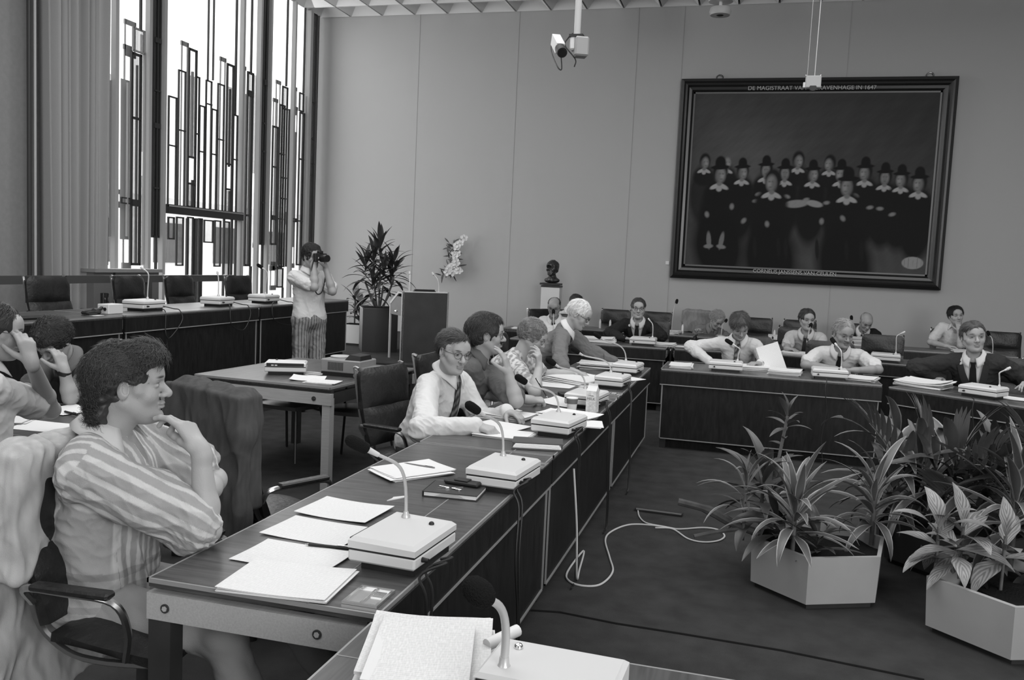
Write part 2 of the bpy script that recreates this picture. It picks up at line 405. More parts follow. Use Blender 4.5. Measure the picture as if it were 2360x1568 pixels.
# curtain: drawn to the side of the glazing, deep folds
def curtain(name, y0, y1, x, nf, label, seed):
    rnd = random.Random(seed); ph = [rnd.uniform(-.4, .4) for _ in range(nf+2)]; am = [rnd.uniform(.5, 1.3) for _ in range(nf+2)]
    def fn(u, v):
        z = .36+v*5.4; g = 1-.10*math.sin(v*PI*.5)*(1-u)+.0
        k = (u+.045*math.sin(u*17+1)+.02*math.sin(41*u))*nf; k = max(0, min(k, nf-1e-6)); i = int(min(k, nf-1e-6)); t = k-i; a = am[i]*(1-t)+am[i+1]*t; p = ph[i]*(1-t)+ph[i+1]*t
        y = y0+(y1-y0)*u+.10*(1-v)*(.6-u)
        return (x+.085*a*math.sin(2*PI*(k+p*.8))-.05*a*abs(math.sin(PI*k+p))**3+.012*math.sin(9*k+2*v), y, z)
    m = MB().grid(nf*12, 14, fn)
    t = tag(m.build(name, grey('curtain_cloth', .30, .9, .2, bump=.3, bscale=300), smooth=True, ang=180), label, 'curtain')
    MB().grid(nf*12, 2, lambda u, v: Vector(fn(u, .004+.012*v))+Vector((.004, 0, 0))).build('hem', grey('curtain_hem', .26, .9), t, True, ang=180); return t
curtain('curtain', 7.88, 8.86, -7.42, 9, 'long pale pleated curtain gathered beside the leftmost window', 3)
for dy, r in ((-.16, .022), (-.08, .014)):
    tag(MB().cyl((-7.5, 7.93+dy, 0.34), (-7.5, 7.93+dy, ZC), r).build('curtain_pole', m_dark if r > .02 else m_fin),
        ('thick dark' if r > .02 else 'thin pale') + ' vertical pipe running up the wall left of the curtain', 'pipe')

# ------------------------------------------------------------------ desks
def desk(name, L, label, rz=0, loc=(0, 0, 0), rail=False, ztop=.74, depth=.69, panel=True, group=None, lines=True):
    """local: x along the length (0..L), y from the user's side (0) to the front (-depth); front faces -y"""
    t = empty(name, (loc[0], loc[1], ztop-.74), rz, label, 'desk', group)
    D = depth; f = -D
    MB().b2(.004, L-.004, f+.004, -.004, .716, .74, bev=.0).build('tabletop', m_top, t)
    e = MB()  # pale edging strips
    e.b2(0, L, f, f+.006, .728, .7405).b2(0, L, -.006, 0, .728, .7405).b2(0, .006, f, 0, .728, .7405).b2(L-.006, L, f, 0, .728, .7405)
    if lines: e.b2(.0, L, f+.2, f+.204, .7395, .7408)
    e.build('edging', m_edge, t)
    if panel:
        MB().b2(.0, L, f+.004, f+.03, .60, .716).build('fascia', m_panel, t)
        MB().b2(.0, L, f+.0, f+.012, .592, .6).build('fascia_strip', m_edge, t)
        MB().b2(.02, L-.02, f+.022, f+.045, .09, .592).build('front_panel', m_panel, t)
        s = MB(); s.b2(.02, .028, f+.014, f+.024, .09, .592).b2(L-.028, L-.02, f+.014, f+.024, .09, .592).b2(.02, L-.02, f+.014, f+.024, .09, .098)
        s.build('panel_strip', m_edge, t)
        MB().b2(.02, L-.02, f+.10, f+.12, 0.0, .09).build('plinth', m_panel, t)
    else:
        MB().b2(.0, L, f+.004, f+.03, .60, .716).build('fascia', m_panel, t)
    for x in (0, L):
        if rail and x == 0:
            pass
        s = 1 if x == 0 else -1
        q = MB().b2(min(x, x+s*.032), max(x, x+s*.032), f+.03, -.0, .625, .7)
        rr = q.build('end_rail', m_rail, t)
        for yy in (f+.17, -.06):
            MB().cyl((x-s*.004, yy, .662), (x+s*.002, yy, .662), .013, n=14).build('bolt', m_leg, rr)
            MB().cyl((x-s*.006, yy, .662), (x-s*.003, yy, .662), .008, n=6).build('bolt', m_rail, rr)
    for (x, y) in ((.03, -.04), (L-.03, -.04), (.05, f+.09), (L-.05, f+.09)):
        MB().b2(x-.028, x+.028, y-.035, y+.035, 0, .625).build('leg', m_leg, t)
    return t
# left row: three modules, length along +Y, front (aisle side) towards +X
XL = -1.555
rowL = [(2.015, 'dark wood desk closest of the left row, with bolted rail and handwritten sheets'),
        (4.055, 'middle dark wood desk of the left row, where the striped tie man writes'),
        (6.095, 'far dark wood desk of the left row, with paper cup and milk carton')]
for y, lab in rowL:
    desk('conference_desk', 2.02, lab, R_(90), (XL, y, 0))     # local x -> +Y, local -y -> +X
# far row, front towards the camera
desk('conference_desk', 1.90, 'dark wood desk across the end of the aisle, facing the camera', 0, (-.775, 8.80, 0))
th = math.atan2(-.66, .86)
desk('conference_desk', 2.02, 'dark wood desk turned towards the plants, with the dark suited man behind it', th, (1.16-(-.69)*0+math.cos(th+R_(90))*.69, 8.03+math.sin(th+R_(90))*.69, 0))
# second row and back row
desk('conference_desk', 1.86, 'dark wood desk of the second row in front of the man in the black suit', R_(1), (-2.80, 10.87, 0))
desk('conference_desk', 1.1, 'short dark wood desk of the second row behind the man reading in a white shirt', R_(8), (-.93, 10.96, 0))
desk('conference_desk', 1.9, 'dark wood desk of the second row carrying the microphone before an empty chair', R_(-10), (.20, 11.20, 0))
desk('conference_desk', 1.9, 'dark wood desk at the right end of the second row below the young man', R_(-12), (2.10, 10.80, 0))
for i, x in enumerate((-2.75, -.72, 1.30)):
    desk('conference_desk', 1.99, ['dark wood back row desk behind the man in the black suit, left of the papers', 'dark wood back row desk in the middle below the painting',
         'dark wood back row desk at the right, before the young man leaning on his hand'][i], 0, (x, 13.1, 0))
# raised desk on the platform
for i, y in enumerate((1.90, 3.96, 6.03, 8.11)):
    desk('conference_desk', 2.04 if i < 3 else 2.1, ['raised dark desk on the platform, nearest and mostly out of frame', 'raised dark desk on the platform behind the two bowed heads',
         'raised dark desk on the platform carrying the white box and two microphones', 'raised dark desk on the platform behind the photographer'][i],
         R_(90+.8), (-5.53-.025*i, y, 0), ztop=1.08, depth=.70)
# camera side desk
desk('conference_desk', 2.4, 'desk edge in the foreground below the large microphone unit', 0, (-.865, 1.28, 0), depth=-0.7 if False else .69).location = (1.535, 1.285, 0)
bpy.data.objects['conference_desk'].name  # first one keeps its plain name
o = [x for x in bpy.data.objects if x.get('label', '').startswith('desk edge in the foreground')][0]; o.rotation_euler = (0, 0, PI)
# press table (front left) and the open table in the middle
def table(name, loc, rz, Lx, Ly, label):
    t = empty(name, loc, rz, label, 'table')
    MB().b2(0.006, Lx-.006, .006, Ly-.006, .714, .74).build('tabletop', m_top, t)
    e = MB(); e.b2(0, Lx, 0, .006, .725, .741).b2(0, Lx, Ly-.006, Ly, .725, .741).b2(0, .006, 0, Ly, .725, .741).b2(Lx-.006, Lx, 0, Ly, .725, .741)
    e.build('edging', m_edge, t)
    for yy in (.02, Ly-.05): MB().b2(0, Lx, yy, yy+.03, .695, .714).build('top_bearer', m_leg, t)
    for (a, b, c, d) in ((0, Lx, 0, .035), (0, Lx, Ly-.035, Ly)):
        r = MB().b2(a-.012, b+.012, c-.008, d-.008, .615, .695).build('apron_rail', m_rail, t)
        for x in (.06, Lx-.12):
            MB().cyl((x, c-.014, .655), (x, c-.004, .655), .016, n=14).build('bolt', m_leg, r)
            MB().cyl((x, c-.017, .655), (x, c-.012, .655), .008, n=8).build('bolt', m_chrome, r)
    for x in (0, Lx-.035): MB().b2(x, x+.035, .03, Ly-.03, .615, .695).build('side_rail', m_leg, t)
    for (x, y) in ((.0, .0), (Lx-.06, 0), (0, Ly-.07), (Lx-.06, Ly-.07)):
        MB().b2(x, x+.06, y, y+.06, 0, .66).build('leg', m_leg if y > 0 else m_rail, t)
    return t
table('work_table', (-3.86, 5.50, 0), R_(-3.5), 1.12, 1.35, 'open dark table with steel legs in the middle of the floor, carrying the slide projector')
table('press_table', (-4.5, 3.36, 0), R_(-2.5), 1.62, .75, 'dark press table at the left edge under the elbows of the bowed people')

# ------------------------------------------------------------------ chairs
def pad(w, d, h, r, c, rot):
    """soft cushion box"""
    m = MB(); return m.box(c, (w, d, h), bev=r, rot=rot)
def make_chair(label):
    """local: user faces +y, seat centre at origin"""
    t = empty('office_chair', (0, 0, 0), 0, label, 'chair')
    prof = [(-.27, .98), (-.30, .985), (-.29, .94), (-.262, .78), (-.225, .62), (-.19, .52), (-.10, .455), (0, .44), (.12, .445), (.2, .45), (.235, .43)]
    for sx in (-1, 1):
        pts = [(sx*.224, p[0], p[1]) for p in cat_prof(prof)]
        m = MB().tube(pts, .011, 6); m.build('side_rail', m_alu, t, True)
    W_ = .475
    def padm(p0, p1, th, nm):
        a = Vector((0, p0[0], p0[1])); b = Vector((0, p1[0], p1[1])); d = (b-a); L = d.length; d.normalize()
        nrm = Vector((0, -d.z, d.y));
        if nrm.y < 0 and abs(d.z) > .5: nrm = -nrm
        if abs(d.z) <= .5 and nrm.z < 0: nrm = -nrm
        def fn(side):
            def g(u, v):
                x = (u-.5)*W_*(1-(.16*max(0, (.22-v)/.22)**2.2 if nm == 'back_cushion' and p0[1] > .9 else 0)); s = (1-abs(2*u-1)**6)*(1-abs(2*v-1)**4)
                return Vector((x, 0, 0))+a+d*(L*(.01+.98*v))+nrm*(side*th*(.35+.65*s)+.004*side*math.sin(u*9+v*5))
            return g
        m = MB().grid(14, 10, fn(1)).grid(14, 10, fn(-1))
        # close rim
        n = 140; rim = [i for i in range(14)]+[13+14*j for j in range(1, 10)]+[126+i for i in range(12, -1, -1)]+[14*j for j in range(8, 0, -1)]
        for i in range(len(rim)): p, q = rim[i], rim[(i+1) % len(rim)]; m.f.append((p, q, q+n, p+n))
        o = m.build(nm, m_leather, t, True, ang=70); return o
    padm((-.262, .985), (-.236, .745), .042, 'back_cushion'); padm((-.232, .75), (-.165, .53), .036, 'back_cushion')
    padm((-.15, .50), (.225, .455), .035, 'seat')
    for sx in (-1, 1):
        MB().tube(cat_path([(sx*.245, -.2, .60), (sx*.29, -.19, .66), (sx*.30, -.05, .665), (sx*.30, .10, .655), (sx*.26, .12, .56), (sx*.24, .10, .46)], 5), .011, 6).build('armrest', m_alu, t, True)
        MB().box((sx*.30, -.03, .675), (.045, .25, .02), bev=.006).build('arm_pad', m_leather, t)
    MB().cyl((0, 0, .12), (0, 0, .43), .025).cyl((0, 0, .40), (0, 0, .43), .09, .14).build('column', m_leg, t, True)
    for k in range(4):
        a = PI/4+k*PI/2; c, s_ = math.cos(a), math.sin(a)
        MB().tube([(0, 0, .13), (c*.15, s_*.15, .11), (c*.31, s_*.31, .06)], .018, 6, rs=[.026, .02, .013]).build('foot', m_alu, t, True)
        MB().cyl((c*.3, s_*.3, .0), (c*.3, s_*.3, .055), .022).build('glide', m_black, t, True)
    return t
def cat_prof(p): return [(q[0], q[1]) for q in [(v.x, v.y) for v in cat_path([(a, b, 0) for a, b in p], 4)]]
chair0 = make_chair('x')
first = [True]
def chair(x, y, face, label, z=0, group='black padded chairs round the desks'):
    """face = compass heading of the sitter, degrees from +Y towards -X"""
    o = chair0 if first[0] else dup(chair0)
    first[0] = False
    o.location = (x, y, z); o.rotation_euler = (0, 0, R_(face)); o['label'] = label; o['group'] = group; o['category'] = 'chair'
    return o
# raised desk chairs
for i, (y, lab) in enumerate(((5.95, 'black chair at the raised desk cut by the left picture edge'), (6.72, 'black chair at the raised desk in front of the curtain'),
        (7.85, 'black chair at the raised desk in front of the low grey cabinet'), (8.68, 'black chair at the raised desk in front of the glazed doors'),
        (9.85, 'black chair at the raised desk beside the photographer'))):
    chair(-6.05, y, -90+(8, -4, 3, 0, -6)[i], lab, .34)
chair(-1.90, 4.90, -103, 'empty black chair pushed back behind the man in the white shirt and striped tie')
chair(-1.92, 5.85, -92, 'black chair under the moustached man, seen between him and the lectern')
chair(-2.0, 6.9, -88, 'black chair of the woman in the flowered dress')
chair(-1.78, 2.30, -86, 'black chair under the man in the striped shirt, with a pale jacket over its back')
chair(-2.06, 3.50, -25, 'black chair with a dark grey jacket hung over its back')
chair(-1.25, 11.25, 180, 'black chair under the man in the black suit')
chair(1.50, 11.1, 172, 'empty black chair facing the camera at the second row, behind a microphone')
chair(.55, 11.6, 175, 'black chair behind the man in the pale shirt speaking in the second row')
chair(2.25, 8.75, 145, 'black chair under the man in the dark suit at the right edge')
for x, lab in ((-2.10, 'empty black back row chair left of the man in the black suit'), (-1.46, 'black back row chair partly hidden behind the black suit'),
               (-.80, 'black back row chair carrying a light tweed jacket'), (.02, 'empty black back row chair right of the bowed blond man'), (.68, 'black back row chair behind the speaking man'),
               (3.4, 'black back row chair at the right picture edge'), (1.35, 'black back row chair under the bald man in the dark suit')):
    chair(x+.02, 13.55, 180+random.uniform(-8, 8), lab)
chair(-2.62, 12.62, 200, 'black chair with chrome edge beside the small desk near the lectern')
chair(2.72, 13.5, 180, 'black chair under the young man leaning on his hand')
chair(-.0, 9.35, 180, 'black chair under the dark haired man in the white shirt and tie, end desk')
chair(.8, 9.40, 180, 'black chair under the grey moustached man in short sleeves')
# low stacking chairs round the open table
def visitor_chair(loc, rz, label):
    t = empty('visitor_chair', loc, rz, label, 'chair', 'low visitor chairs at the open table')
    m = MB()
    def seat(s):
        def g(u, v):
            a = (u-.5)*2; b = (v-.5)*2; r = (1-abs(a)**4)*(1-abs(b)**4)
            return (a*.22*(1-.12*b*b), b*.21*(1-.1*a*a), .44+(.022*r if s > 0 else -.03))
        return g
    m.grid(12, 12, seat(1)).grid(12, 12, seat(-1)); n = 144
    rim = [i for i in range(12)]+[11+12*j for j in range(1, 12)]+[132+i for i in range(10, -1, -1)]+[12*j for j in range(10, 0, -1)]
    for i in range(len(rim)): p, q = rim[i], rim[(i+1) % len(rim)]; m.f.append((p, q, q+n, p+n))
    m.build('seat', grey('grey_vinyl', .09, .35, .5), t, True, ang=60)
    MB().tube(cat_path([(-.2, -.22, .62), (-.1, -.26, .70), (.1, -.26, .70), (.2, -.22, .62)], 5), .03, 8).build('backrest', m_leather, t, True)
    for sx in (-1, 1):
        MB().tube([(sx*.19, -.23, .66), (sx*.19, -.19, .45), (sx*.19, -.17, .42)], .010, 6).build('back_post', m_leg, t)
        MB().tube([(sx*.17, .15, .42), (sx*.23, .22, 0.005)], .011, 6).build('leg', m_leg, t)
        MB().tube([(sx*.17, -.15, .42), (sx*.23, -.24, 0.005)], .011, 6).build('leg', m_leg, t)
    return t
visitor_chair((-3.55, 6.35, 0), R_(170), 'low grey seated chair under the far left side of the open table')
visitor_chair((-2.95, 6.35, 0), R_(185), 'low grey seated chair under the right side of the open table')
visitor_chair((-4.55, 5.75, 0), R_(260), 'dark chair standing in shadow before the raised desk, left of the open table')

# ------------------------------------------------------------------ microphone units
def mic_unit(loc, rz, label, tip=(-.04, -.20, .235), head=True, neck=True, light_head=False, big=False, cables=1):
    """local: user at -y; neck base at the user's left. tip relative to unit origin on the desk"""
    t = empty('microphone_unit', loc, rz, label, 'microphone', 'conference microphone units')
    MB().b2(-.125, .125, -.075, .095, 0, .024).build('foot_block', m_black, t)
    lo = MB().box((0, 0, .042), (.30, .215, .036), bev=.006).build('lower_shell', m_mic, t, True, ang=25)
    MB().b2(-.147, .147, -.1045, .1045, .0575, .0660).build('shell_joint', m_black, t)
    up = MB(); b = .012
    up.add([(-.15, -.1075, .0645), (.15, -.1075, .0645), (.15, .1075, .0645), (-.15, .1075, .0645),
            (-.15, -.1075, .086), (.15, -.1075, .086), (.15, .1075, .082), (-.15, .1075, .082),
            (-.15+b, -.1075+b, .097), (.15-b, -.1075+b, .097), (.15-b, .1075-b, .093), (-.15+b, .1075-b, .093)],
           [(0, 3, 2, 1), (0, 1, 5, 4), (1, 2, 6, 5), (2, 3, 7, 6), (3, 0, 4, 7), (4, 5, 9, 8), (5, 6, 10, 9), (6, 7, 11, 10), (7, 4, 8, 11), (8, 9, 10, 11)])
    us = up.build('upper_shell', m_mic, t)
    MB().lathe([(.0085, .0), (.0085, .004), (.006, .008), (.001, .010)], (-.075, .055, .094), 12).build('indicator_lamp', m_black, t, True)
    # front face with keys
    fp = MB().b2(-.135, .135, -.1095, -.1070, .066, .090).build('key_panel', m_black, t)
    for x in (-.1, -.075): MB().b2(x, x+.018, -.113, -.109, .07, .078).build('key', m_mic, fp)
    if neck:
        b0 = Vector((-.10, -.045, .095)); tp = Vector(tip)
        MB().lathe([(.014, 0), (.014, .006), (.010, .012), (.0075, .02)], b0, 14).build('neck_socket', m_neck, t, True)
        d = (tp-b0); p1 = b0+Vector((0, 0, d.z*.75+.03)); dirh = Vector((d.x, d.y, 0)); dirh = dirh.normalized() if dirh.length > .02 else Vector((0, -1, 0))
        hd = (dirh*.8+Vector((0, 0, .45))).normalized(); p2 = tp-hd*.10
        path = bez(b0, p1, p2, tp, 14)
        MB().tube(path, .0055, 8).build('gooseneck', m_neck, t, True)
        MB().cyl(tp-hd*.02, tp+hd*.022, .0075, .010, 12).build('capsule_collar', m_mic, t, True)
        if head:
            ax = hd.to_track_quat('Z', 'Y').to_matrix()
            MB().lathe([(.011, 0), (.017, .004), (.019, .02), (.020, .05), (.018, .068), (.011, .078), (.002, .081)], tp+hd*.018, 16, ax).build('foam_windshield', m_foam, t, True)
        elif light_head:
            MB().cyl(tp, tp+hd*.03, .012, .010, 12).build('capsule', m_mic, t, True)
    # plug and cables at the back right, running over the front of the desk
    if cables:
        MB().cyl((.10, .105, .045), (.10, .128, .045), .008, .006, 10).build('plug', m_black, t, True)
    return t
DZ = .7405
def cable(name, pts, r, mat, label, n=6):
    return tag(MB().tube(cat_path(pts, n), r, 6).build(name, mat, smooth=True), label, 'cable')
L90 = R_(-90)
mic_unit((-.968, 2.43, DZ), L90+R_(-4), 'off white microphone unit nearest the camera on the left row, beside the handwritten sheets', (-.02, -.125, .31))
mic_unit((-.935, 3.42, DZ), L90+R_(-5), 'off white microphone unit beside the notebook with keys, neck bent over the loose papers', (.03, -.10, .29))
mic_unit((-.965, 4.62, DZ), L90+R_(-8), 'off white microphone unit beside the open ring binder, before the man in the striped tie', (.08, -.16, .26))
mic_unit((-1.00, 5.62, DZ), L90+R_(-6), 'off white microphone unit half hidden behind the milk carton', (.12, -.18, .26))
mic_unit((-.985, 6.62, DZ), L90+R_(-5), 'off white microphone unit at the far part of the left row, before the woman', (.09, -.24, .24))
mic_unit((-1.0, 7.55, DZ), L90+R_(-5), 'off white microphone unit at the corner of the left row, before the white haired man', (.10, -.22, .29))
mic_unit((-.20, 8.30, DZ), PI, 'off white microphone unit before the man in the white shirt and dark tie looking down', (-.06, -.05, .24))
mic_unit((.70, 8.30, DZ), PI, 'off white microphone unit before the grey moustached man in short sleeves', (-.05, -.14, .30))
mic_unit((1.83, 7.78, DZ), PI+th, 'off white microphone unit before the man in the dark suit at the right', (-.13, -.08, .24), head=False, light_head=True)
mic_unit((-1.22, 10.45, DZ), PI, 'off white microphone unit before the man in the black suit', (-.04, -.12, .30), head=False)
mic_unit((1.45, 10.42, DZ), PI-R_(8), 'off white microphone unit before the empty chair of the second row', (-.15, -.05, .33), head=False, light_head=True)
mic_unit((-5.16, 6.62, 1.0805), L90, 'off white microphone unit on the raised desk beside the small white box', (-.10, -.09, .36), head=False, light_head=True)
mic_unit((-5.16, 7.72, 1.0805), L90+.1, 'off white microphone unit on the raised desk with a cable coiled over it', (-.18, -.10, .32), head=False, light_head=True)
mic_unit((-5.18, 8.62, 1.0805), L90, 'off white microphone unit on the raised desk next to the photographer', (-.10, -.07, .37))
mic_unit((on_z(660, 846, .79)[0], on_z(660, 846, .79)[1], DZ), R_(25), 'closed off white unit without a neck on the open table beside the projector', neck=False)
# large unit in the foreground
def big_mic():
    t = empty('microphone_unit', (-.335, 1.655, DZ), R_(-2.5), 'large off white microphone unit in the bottom foreground with a dark key panel', 'microphone', 'conference microphone units')
    up = MB(); b = .010
    def sl(z, f): return z
    up.add([(-.137, -.085, .012), (.137, -.085, .012), (.137, .10, .012), (-.137, .10, .012),
            (-.137, -.085, .105), (.137, -.085, .105), (.137, .10, .105), (-.137, .10, .105),
            (-.137+b, -.085+.004, .115), (.137-b, -.085+.004, .115), (.137-b, .10-b, .113), (-.137+b, .10-b, .113)],
           [(0, 3, 2, 1), (0, 1, 5, 4), (1, 2, 6, 5), (2, 3, 7, 6), (3, 0, 4, 7), (4, 5, 9, 8), (5, 6, 10, 9), (6, 7, 11, 10), (7, 4, 8, 11), (8, 9, 10, 11)])
    up.build('housing', m_mic, t)
    MB().b2(-.11, .11, -.06, .08, 0, .012).build('foot_block', m_black, t)
    fp = MB().b2(-.13, .13, -.088, -.084, .02, .104).build('key_panel', grey('dark_key_panel', .02, .35), t)
    for x in (-.085, -.055): MB().b2(x, x+.022, -.094, -.088, .055, .068).build('key', m_mic, fp)
    for i in range(9):
        for j in range(4): MB().b2(.0+.012*i, .008+.012*i, -.0885, -.0875, .03+.014*j, .04+.014*j).build('grille_slot', m_black, fp)
    text_mesh('lettering', 'PHILIPS', .009, m_mic, Matrix.Translation((-.108, -.0885, .093)) @ Matrix.Rotation(R_(90), 4, 'X'), fp)
    MB().lathe([(.0095, 0), (.0095, .004), (.007, .008), (.001, .010)], (-.088, .055, .114), 14).build('indicator_lamp', m_chrome, t, True)
    MB().lathe([(.014, 0), (.011, .006), (.0095, .02)], (-.09, -.035, .113), 16).build('neck_socket', m_neck, t, True)
    b0 = Vector((-.09, -.035, .12)); pth = bez(b0, b0+Vector((.004, 0, .08)), b0+Vector((.0, .0, .12)), b0+Vector((-.024, -.04, .138)), 12)
    MB().tube(pth, .0085, 10).build('gooseneck', m_neck, t, True)
    hd = Vector((-.5, -.4, .55)).normalized(); ax = hd.to_track_quat('Z', 'Y').to_matrix()
    MB().lathe([(.012, -.006), (.021, .002), (.0265, .018), (.027, .034), (.0235, .05), (.014, .062), (.002, .065)], pth[-1], 20, ax).build('foam_windshield', m_foam, t, True)
big_mic()
# cables running over the aisle fronts of the left row
def drop(x0, y, seed, wh=False, lab=''):
    r = random.Random(seed)
    xf = -.835
    return cable('microphone_cable', [(x0, y, .785), (x0+.04, y-.02, .80), (xf-.01, y-.05, .765), (xf+.015, y-.06, .70), (xf+.02, y-.08+r.uniform(-.02, .02), .5), (xf+.03, y-.06+r.uniform(-.03, .03), .25),
                 (xf+.035, y-.08, .012), (xf+.04, y-.2, .008)], .0045, m_wcable if wh else m_cable, lab)
for i, (x, y, l) in enumerate(((-.82+.0, 2.30, 'nearest microphone unit'), (-.84, 3.30, 'microphone unit beside the notebook'), (-.86, 4.50, 'microphone unit before the striped tie'),
        (-.89, 5.50, 'microphone unit behind the milk carton'), (-.88, 6.50, 'microphone unit before the woman'))):
    for k in range(2):
        drop(x, y+.05*k, i*3+k, False, ('thicker' if k == 0 else 'second') + ' black cable hanging over the desk front from the '+l)
cable('floor_cable', [(-.835, 4.42, .6), (-.80, 4.40, .3), (-.79, 4.42, .03), (-.81, 4.60, .007)] + [tuple(on_z(px, py, .006)) for px, py in
      ((1345, 1270), (1308, 1318), (1312, 1340), (1345, 1351), (1385, 1347), (1412, 1318), (1405, 1285), (1395, 1245), (1410, 1225), (1450, 1210), (1500, 1211), (1560, 1220), (1620, 1217), (1655, 1222), (1670, 1236), (1655, 1247), (1620, 1250), (1585, 1242), (1550, 1220), (1510, 1217))],
      .0055, m_wcable, 'white cable looping over the dark carpet in the aisle', 8)
cable('floor_cable', [tuple(on_z(px, py, .006)) for px, py in ((1470, 1176), (1474, 1192), (1490, 1206), (1530, 1214), (1560, 1220))], .005, m_wcable, 'short white cable end leading from the dark floor strip')
bx = empty('floor_duct', tuple(on_z(1518, 1183, 0)), R_(-3), 'dark metal cover strip lying on the carpet in the aisle where the white cable starts', 'floor outlet')
MB().b2(-.16, .16, -.03, .03, 0, .02).build('cover', m_leg, bx); MB().b2(-.15, .155, -.032, -.026, .014, .022).build('rim', m_edge, bx)
for i, (px, py) in enumerate(((1660, 850), (1905, 880), (2243, 925))):
    p = on_z(px, py, .75)
    yy = p[1]
    cable('microphone_cable', [(p[0], yy+.05, .77), (p[0], yy-.02, .76), (p[0]-.01, yy-.04, .68), (p[0]+.015, yy-.03, .5), (p[0]-.01, yy-.035, .25), (p[0]+.01, yy-.05, .01), (p[0]-.12, yy-.2, .007)], .004, m_cable,
          ['black cable hanging down the desk front below the man looking down', 'black cable hanging down the desk front below the grey moustached man', 'black cable hanging down the desk front below the man in the dark suit'][i])

# ------------------------------------------------------------------ papers and small things
def lined(name, v=.72, dark=.5, sy=75, th0=.62):
    """sheet with rows of faint writing (flat print)"""
    if name in MATS: return MATS[name]
    m, t, b = nt(name); N = t.nodes; L = t.links
    tc = N.new('ShaderNodeTexCoord')
    w = N.new('ShaderNodeTexWave'); w.bands_direction = 'Y'; w.inputs['Scale'].default_value = sy; w.inputs['Distortion'].default_value = 0
    L.new(tc.outputs['Object'], w.inputs[0]); mp = N.new('ShaderNodeMapping'); mp.inputs['Scale'].default_value = (260, 55, 1)
    L.new(tc.outputs['Object'], mp.inputs[0]); n = N.new('ShaderNodeTexNoise'); n.inputs['Scale'].default_value = 1; n.inputs['Detail'].default_value = 1
    L.new(mp.outputs[0], n.inputs[0])
    a = N.new('ShaderNodeMath'); a.operation = 'MULTIPLY_ADD'; a.inputs[1].default_value = .55; L.new(n.outputs[0], a.inputs[0]); s2 = N.new('ShaderNodeMath'); s2.operation = 'MULTIPLY'; s2.inputs[1].default_value = .5; L.new(w.outputs['Fac'], s2.inputs[0]); L.new(s2.outputs[0], a.inputs[2])
    r = N.new('ShaderNodeMapRange'); r.inputs[1].default_value = th0; r.inputs[2].default_value = th0+.1; r.inputs[3].default_value = v; r.inputs[4].default_value = dark
    L.new(a.outputs[0], r.inputs[0]); c = N.new('ShaderNodeCombineColor')
    for i in range(3): L.new(r.outputs[0], c.inputs[i])
    L.new(c.outputs[0], b.inputs['Base Color']); b.inputs['Roughness'].default_value = .8; b.inputs['Specular IOR Level'].default_value = .2
    MATS[name] = m; return m
m_hand = lined('handwritten_sheet', .70, .56, 45); m_typed = lined('typed_sheet', .70, .46, 75)
def sheet_mb(w, h, z0=0, curl=.006, seed=0, th=.0012, off=(0, 0), rz=0):
    r = random.Random(seed); a, b, c = r.uniform(0, 6), r.uniform(.3, 1), r.uniform(-1, 1)
    cs, sn = math.cos(rz), math.sin(rz)
    def fn(s):
        def g(u, v):
            x = (u-.5)*w; y = (v-.5)*h
            z = z0+s*th+.0006+curl*(.5+.5*math.sin(a+3*u*b+2*v*c))*(abs(u-.5)*2)**2+curl*.8*(v**4)*b
            return (off[0]+x*cs-y*sn, off[1]+x*sn+y*cs, z)
        return g
    m = MB().grid(9, 9, fn(1)).grid(9, 9, fn(0)); n = 81
    rim = list(range(9))+[8+9*j for j in range(1, 9)]+[72+i for i in range(7, -1, -1)]+[9*j for j in range(7, 0, -1)]
    for i in range(len(rim)): p, q = rim[i], rim[(i+1) % len(rim)]; m.f.append((p, q, q+n, p+n))
    return m
def sheet(loc, rz, label, w=.21, h=.297, mat=None, curl=.006, seed=0, group='loose sheets on the desks'):
    o = sheet_mb(w, h, 0, curl, seed).build('paper_sheet', mat or m_paper, None, True, loc=loc, rot=(0, 0, rz), ang=30)
    return tag(o, label, 'paper', group)
def stack(loc, rz, label, n=5, w=.21, h=.297, mat=None, seed=0, spread=.01, th=.003, curl=.006, group='paper piles on the desks'):
    t = empty('paper_stack', loc, rz, label, 'papers', group); r = random.Random(seed)
    for i in range(n):
        sheet_mb(w, h, i*(th+.0008), curl*(i/n), seed+i, th, (r.uniform(-spread, spread), r.uniform(-spread, spread)), r.uniform(-1, 1)*spread*4).build('sheet', (mat if i == n-1 and mat else m_paper), t, True, ang=30)
    return t
# nearest desk
stack((-1.18, 2.125, DZ), R_(5), 'pile of handwritten sheets at the near end of the desk, sticking over its edge', 4, .31, .235, m_hand, 1, .006, .0016)
sheet((-1.275, 2.315, DZ+.001), R_(-3), 'handwritten sheet with the dark pen lying across its right side', .31, .20, m_hand, .004, 2)
sheet((-1.325, 2.56, DZ+.001), R_(-4), 'handwritten sheet left of the nearest microphone unit, above the sheet with the pen', .30, .21, m_hand, .004, 3)
sheet((-1.35, 2.815, DZ+.001), R_(-4), 'farthest of the four handwritten sheets before the man in the striped shirt', .28, .22, m_hand, .006, 4)
def pen(a, b, label, r=.005, mat=None, z=.0):
    t = empty('pen', a, 0, label, 'pen'); a = Vector(a); d = Vector(b)-a; L = d.length; d.normalize()
    MB().cyl((0, 0, 0), d*L*.62, r).build('barrel', mat or m_black, t, True); MB().cyl(d*L*.62, d*L*.98, r*1.12).cyl(d*L*.98, d*L, r, r*.5).build('cap', mat or m_black, t, True)
    MB().tube([d*L*.66+Vector((0, 0, r*1.4)), d*L*.92+Vector((0, 0, r*1.4))], .0012).build('clip', m_chrome, t); MB().cyl(-d*.012, (0, 0, 0), .0015, r*.9).build('tip', m_chrome, t, True)
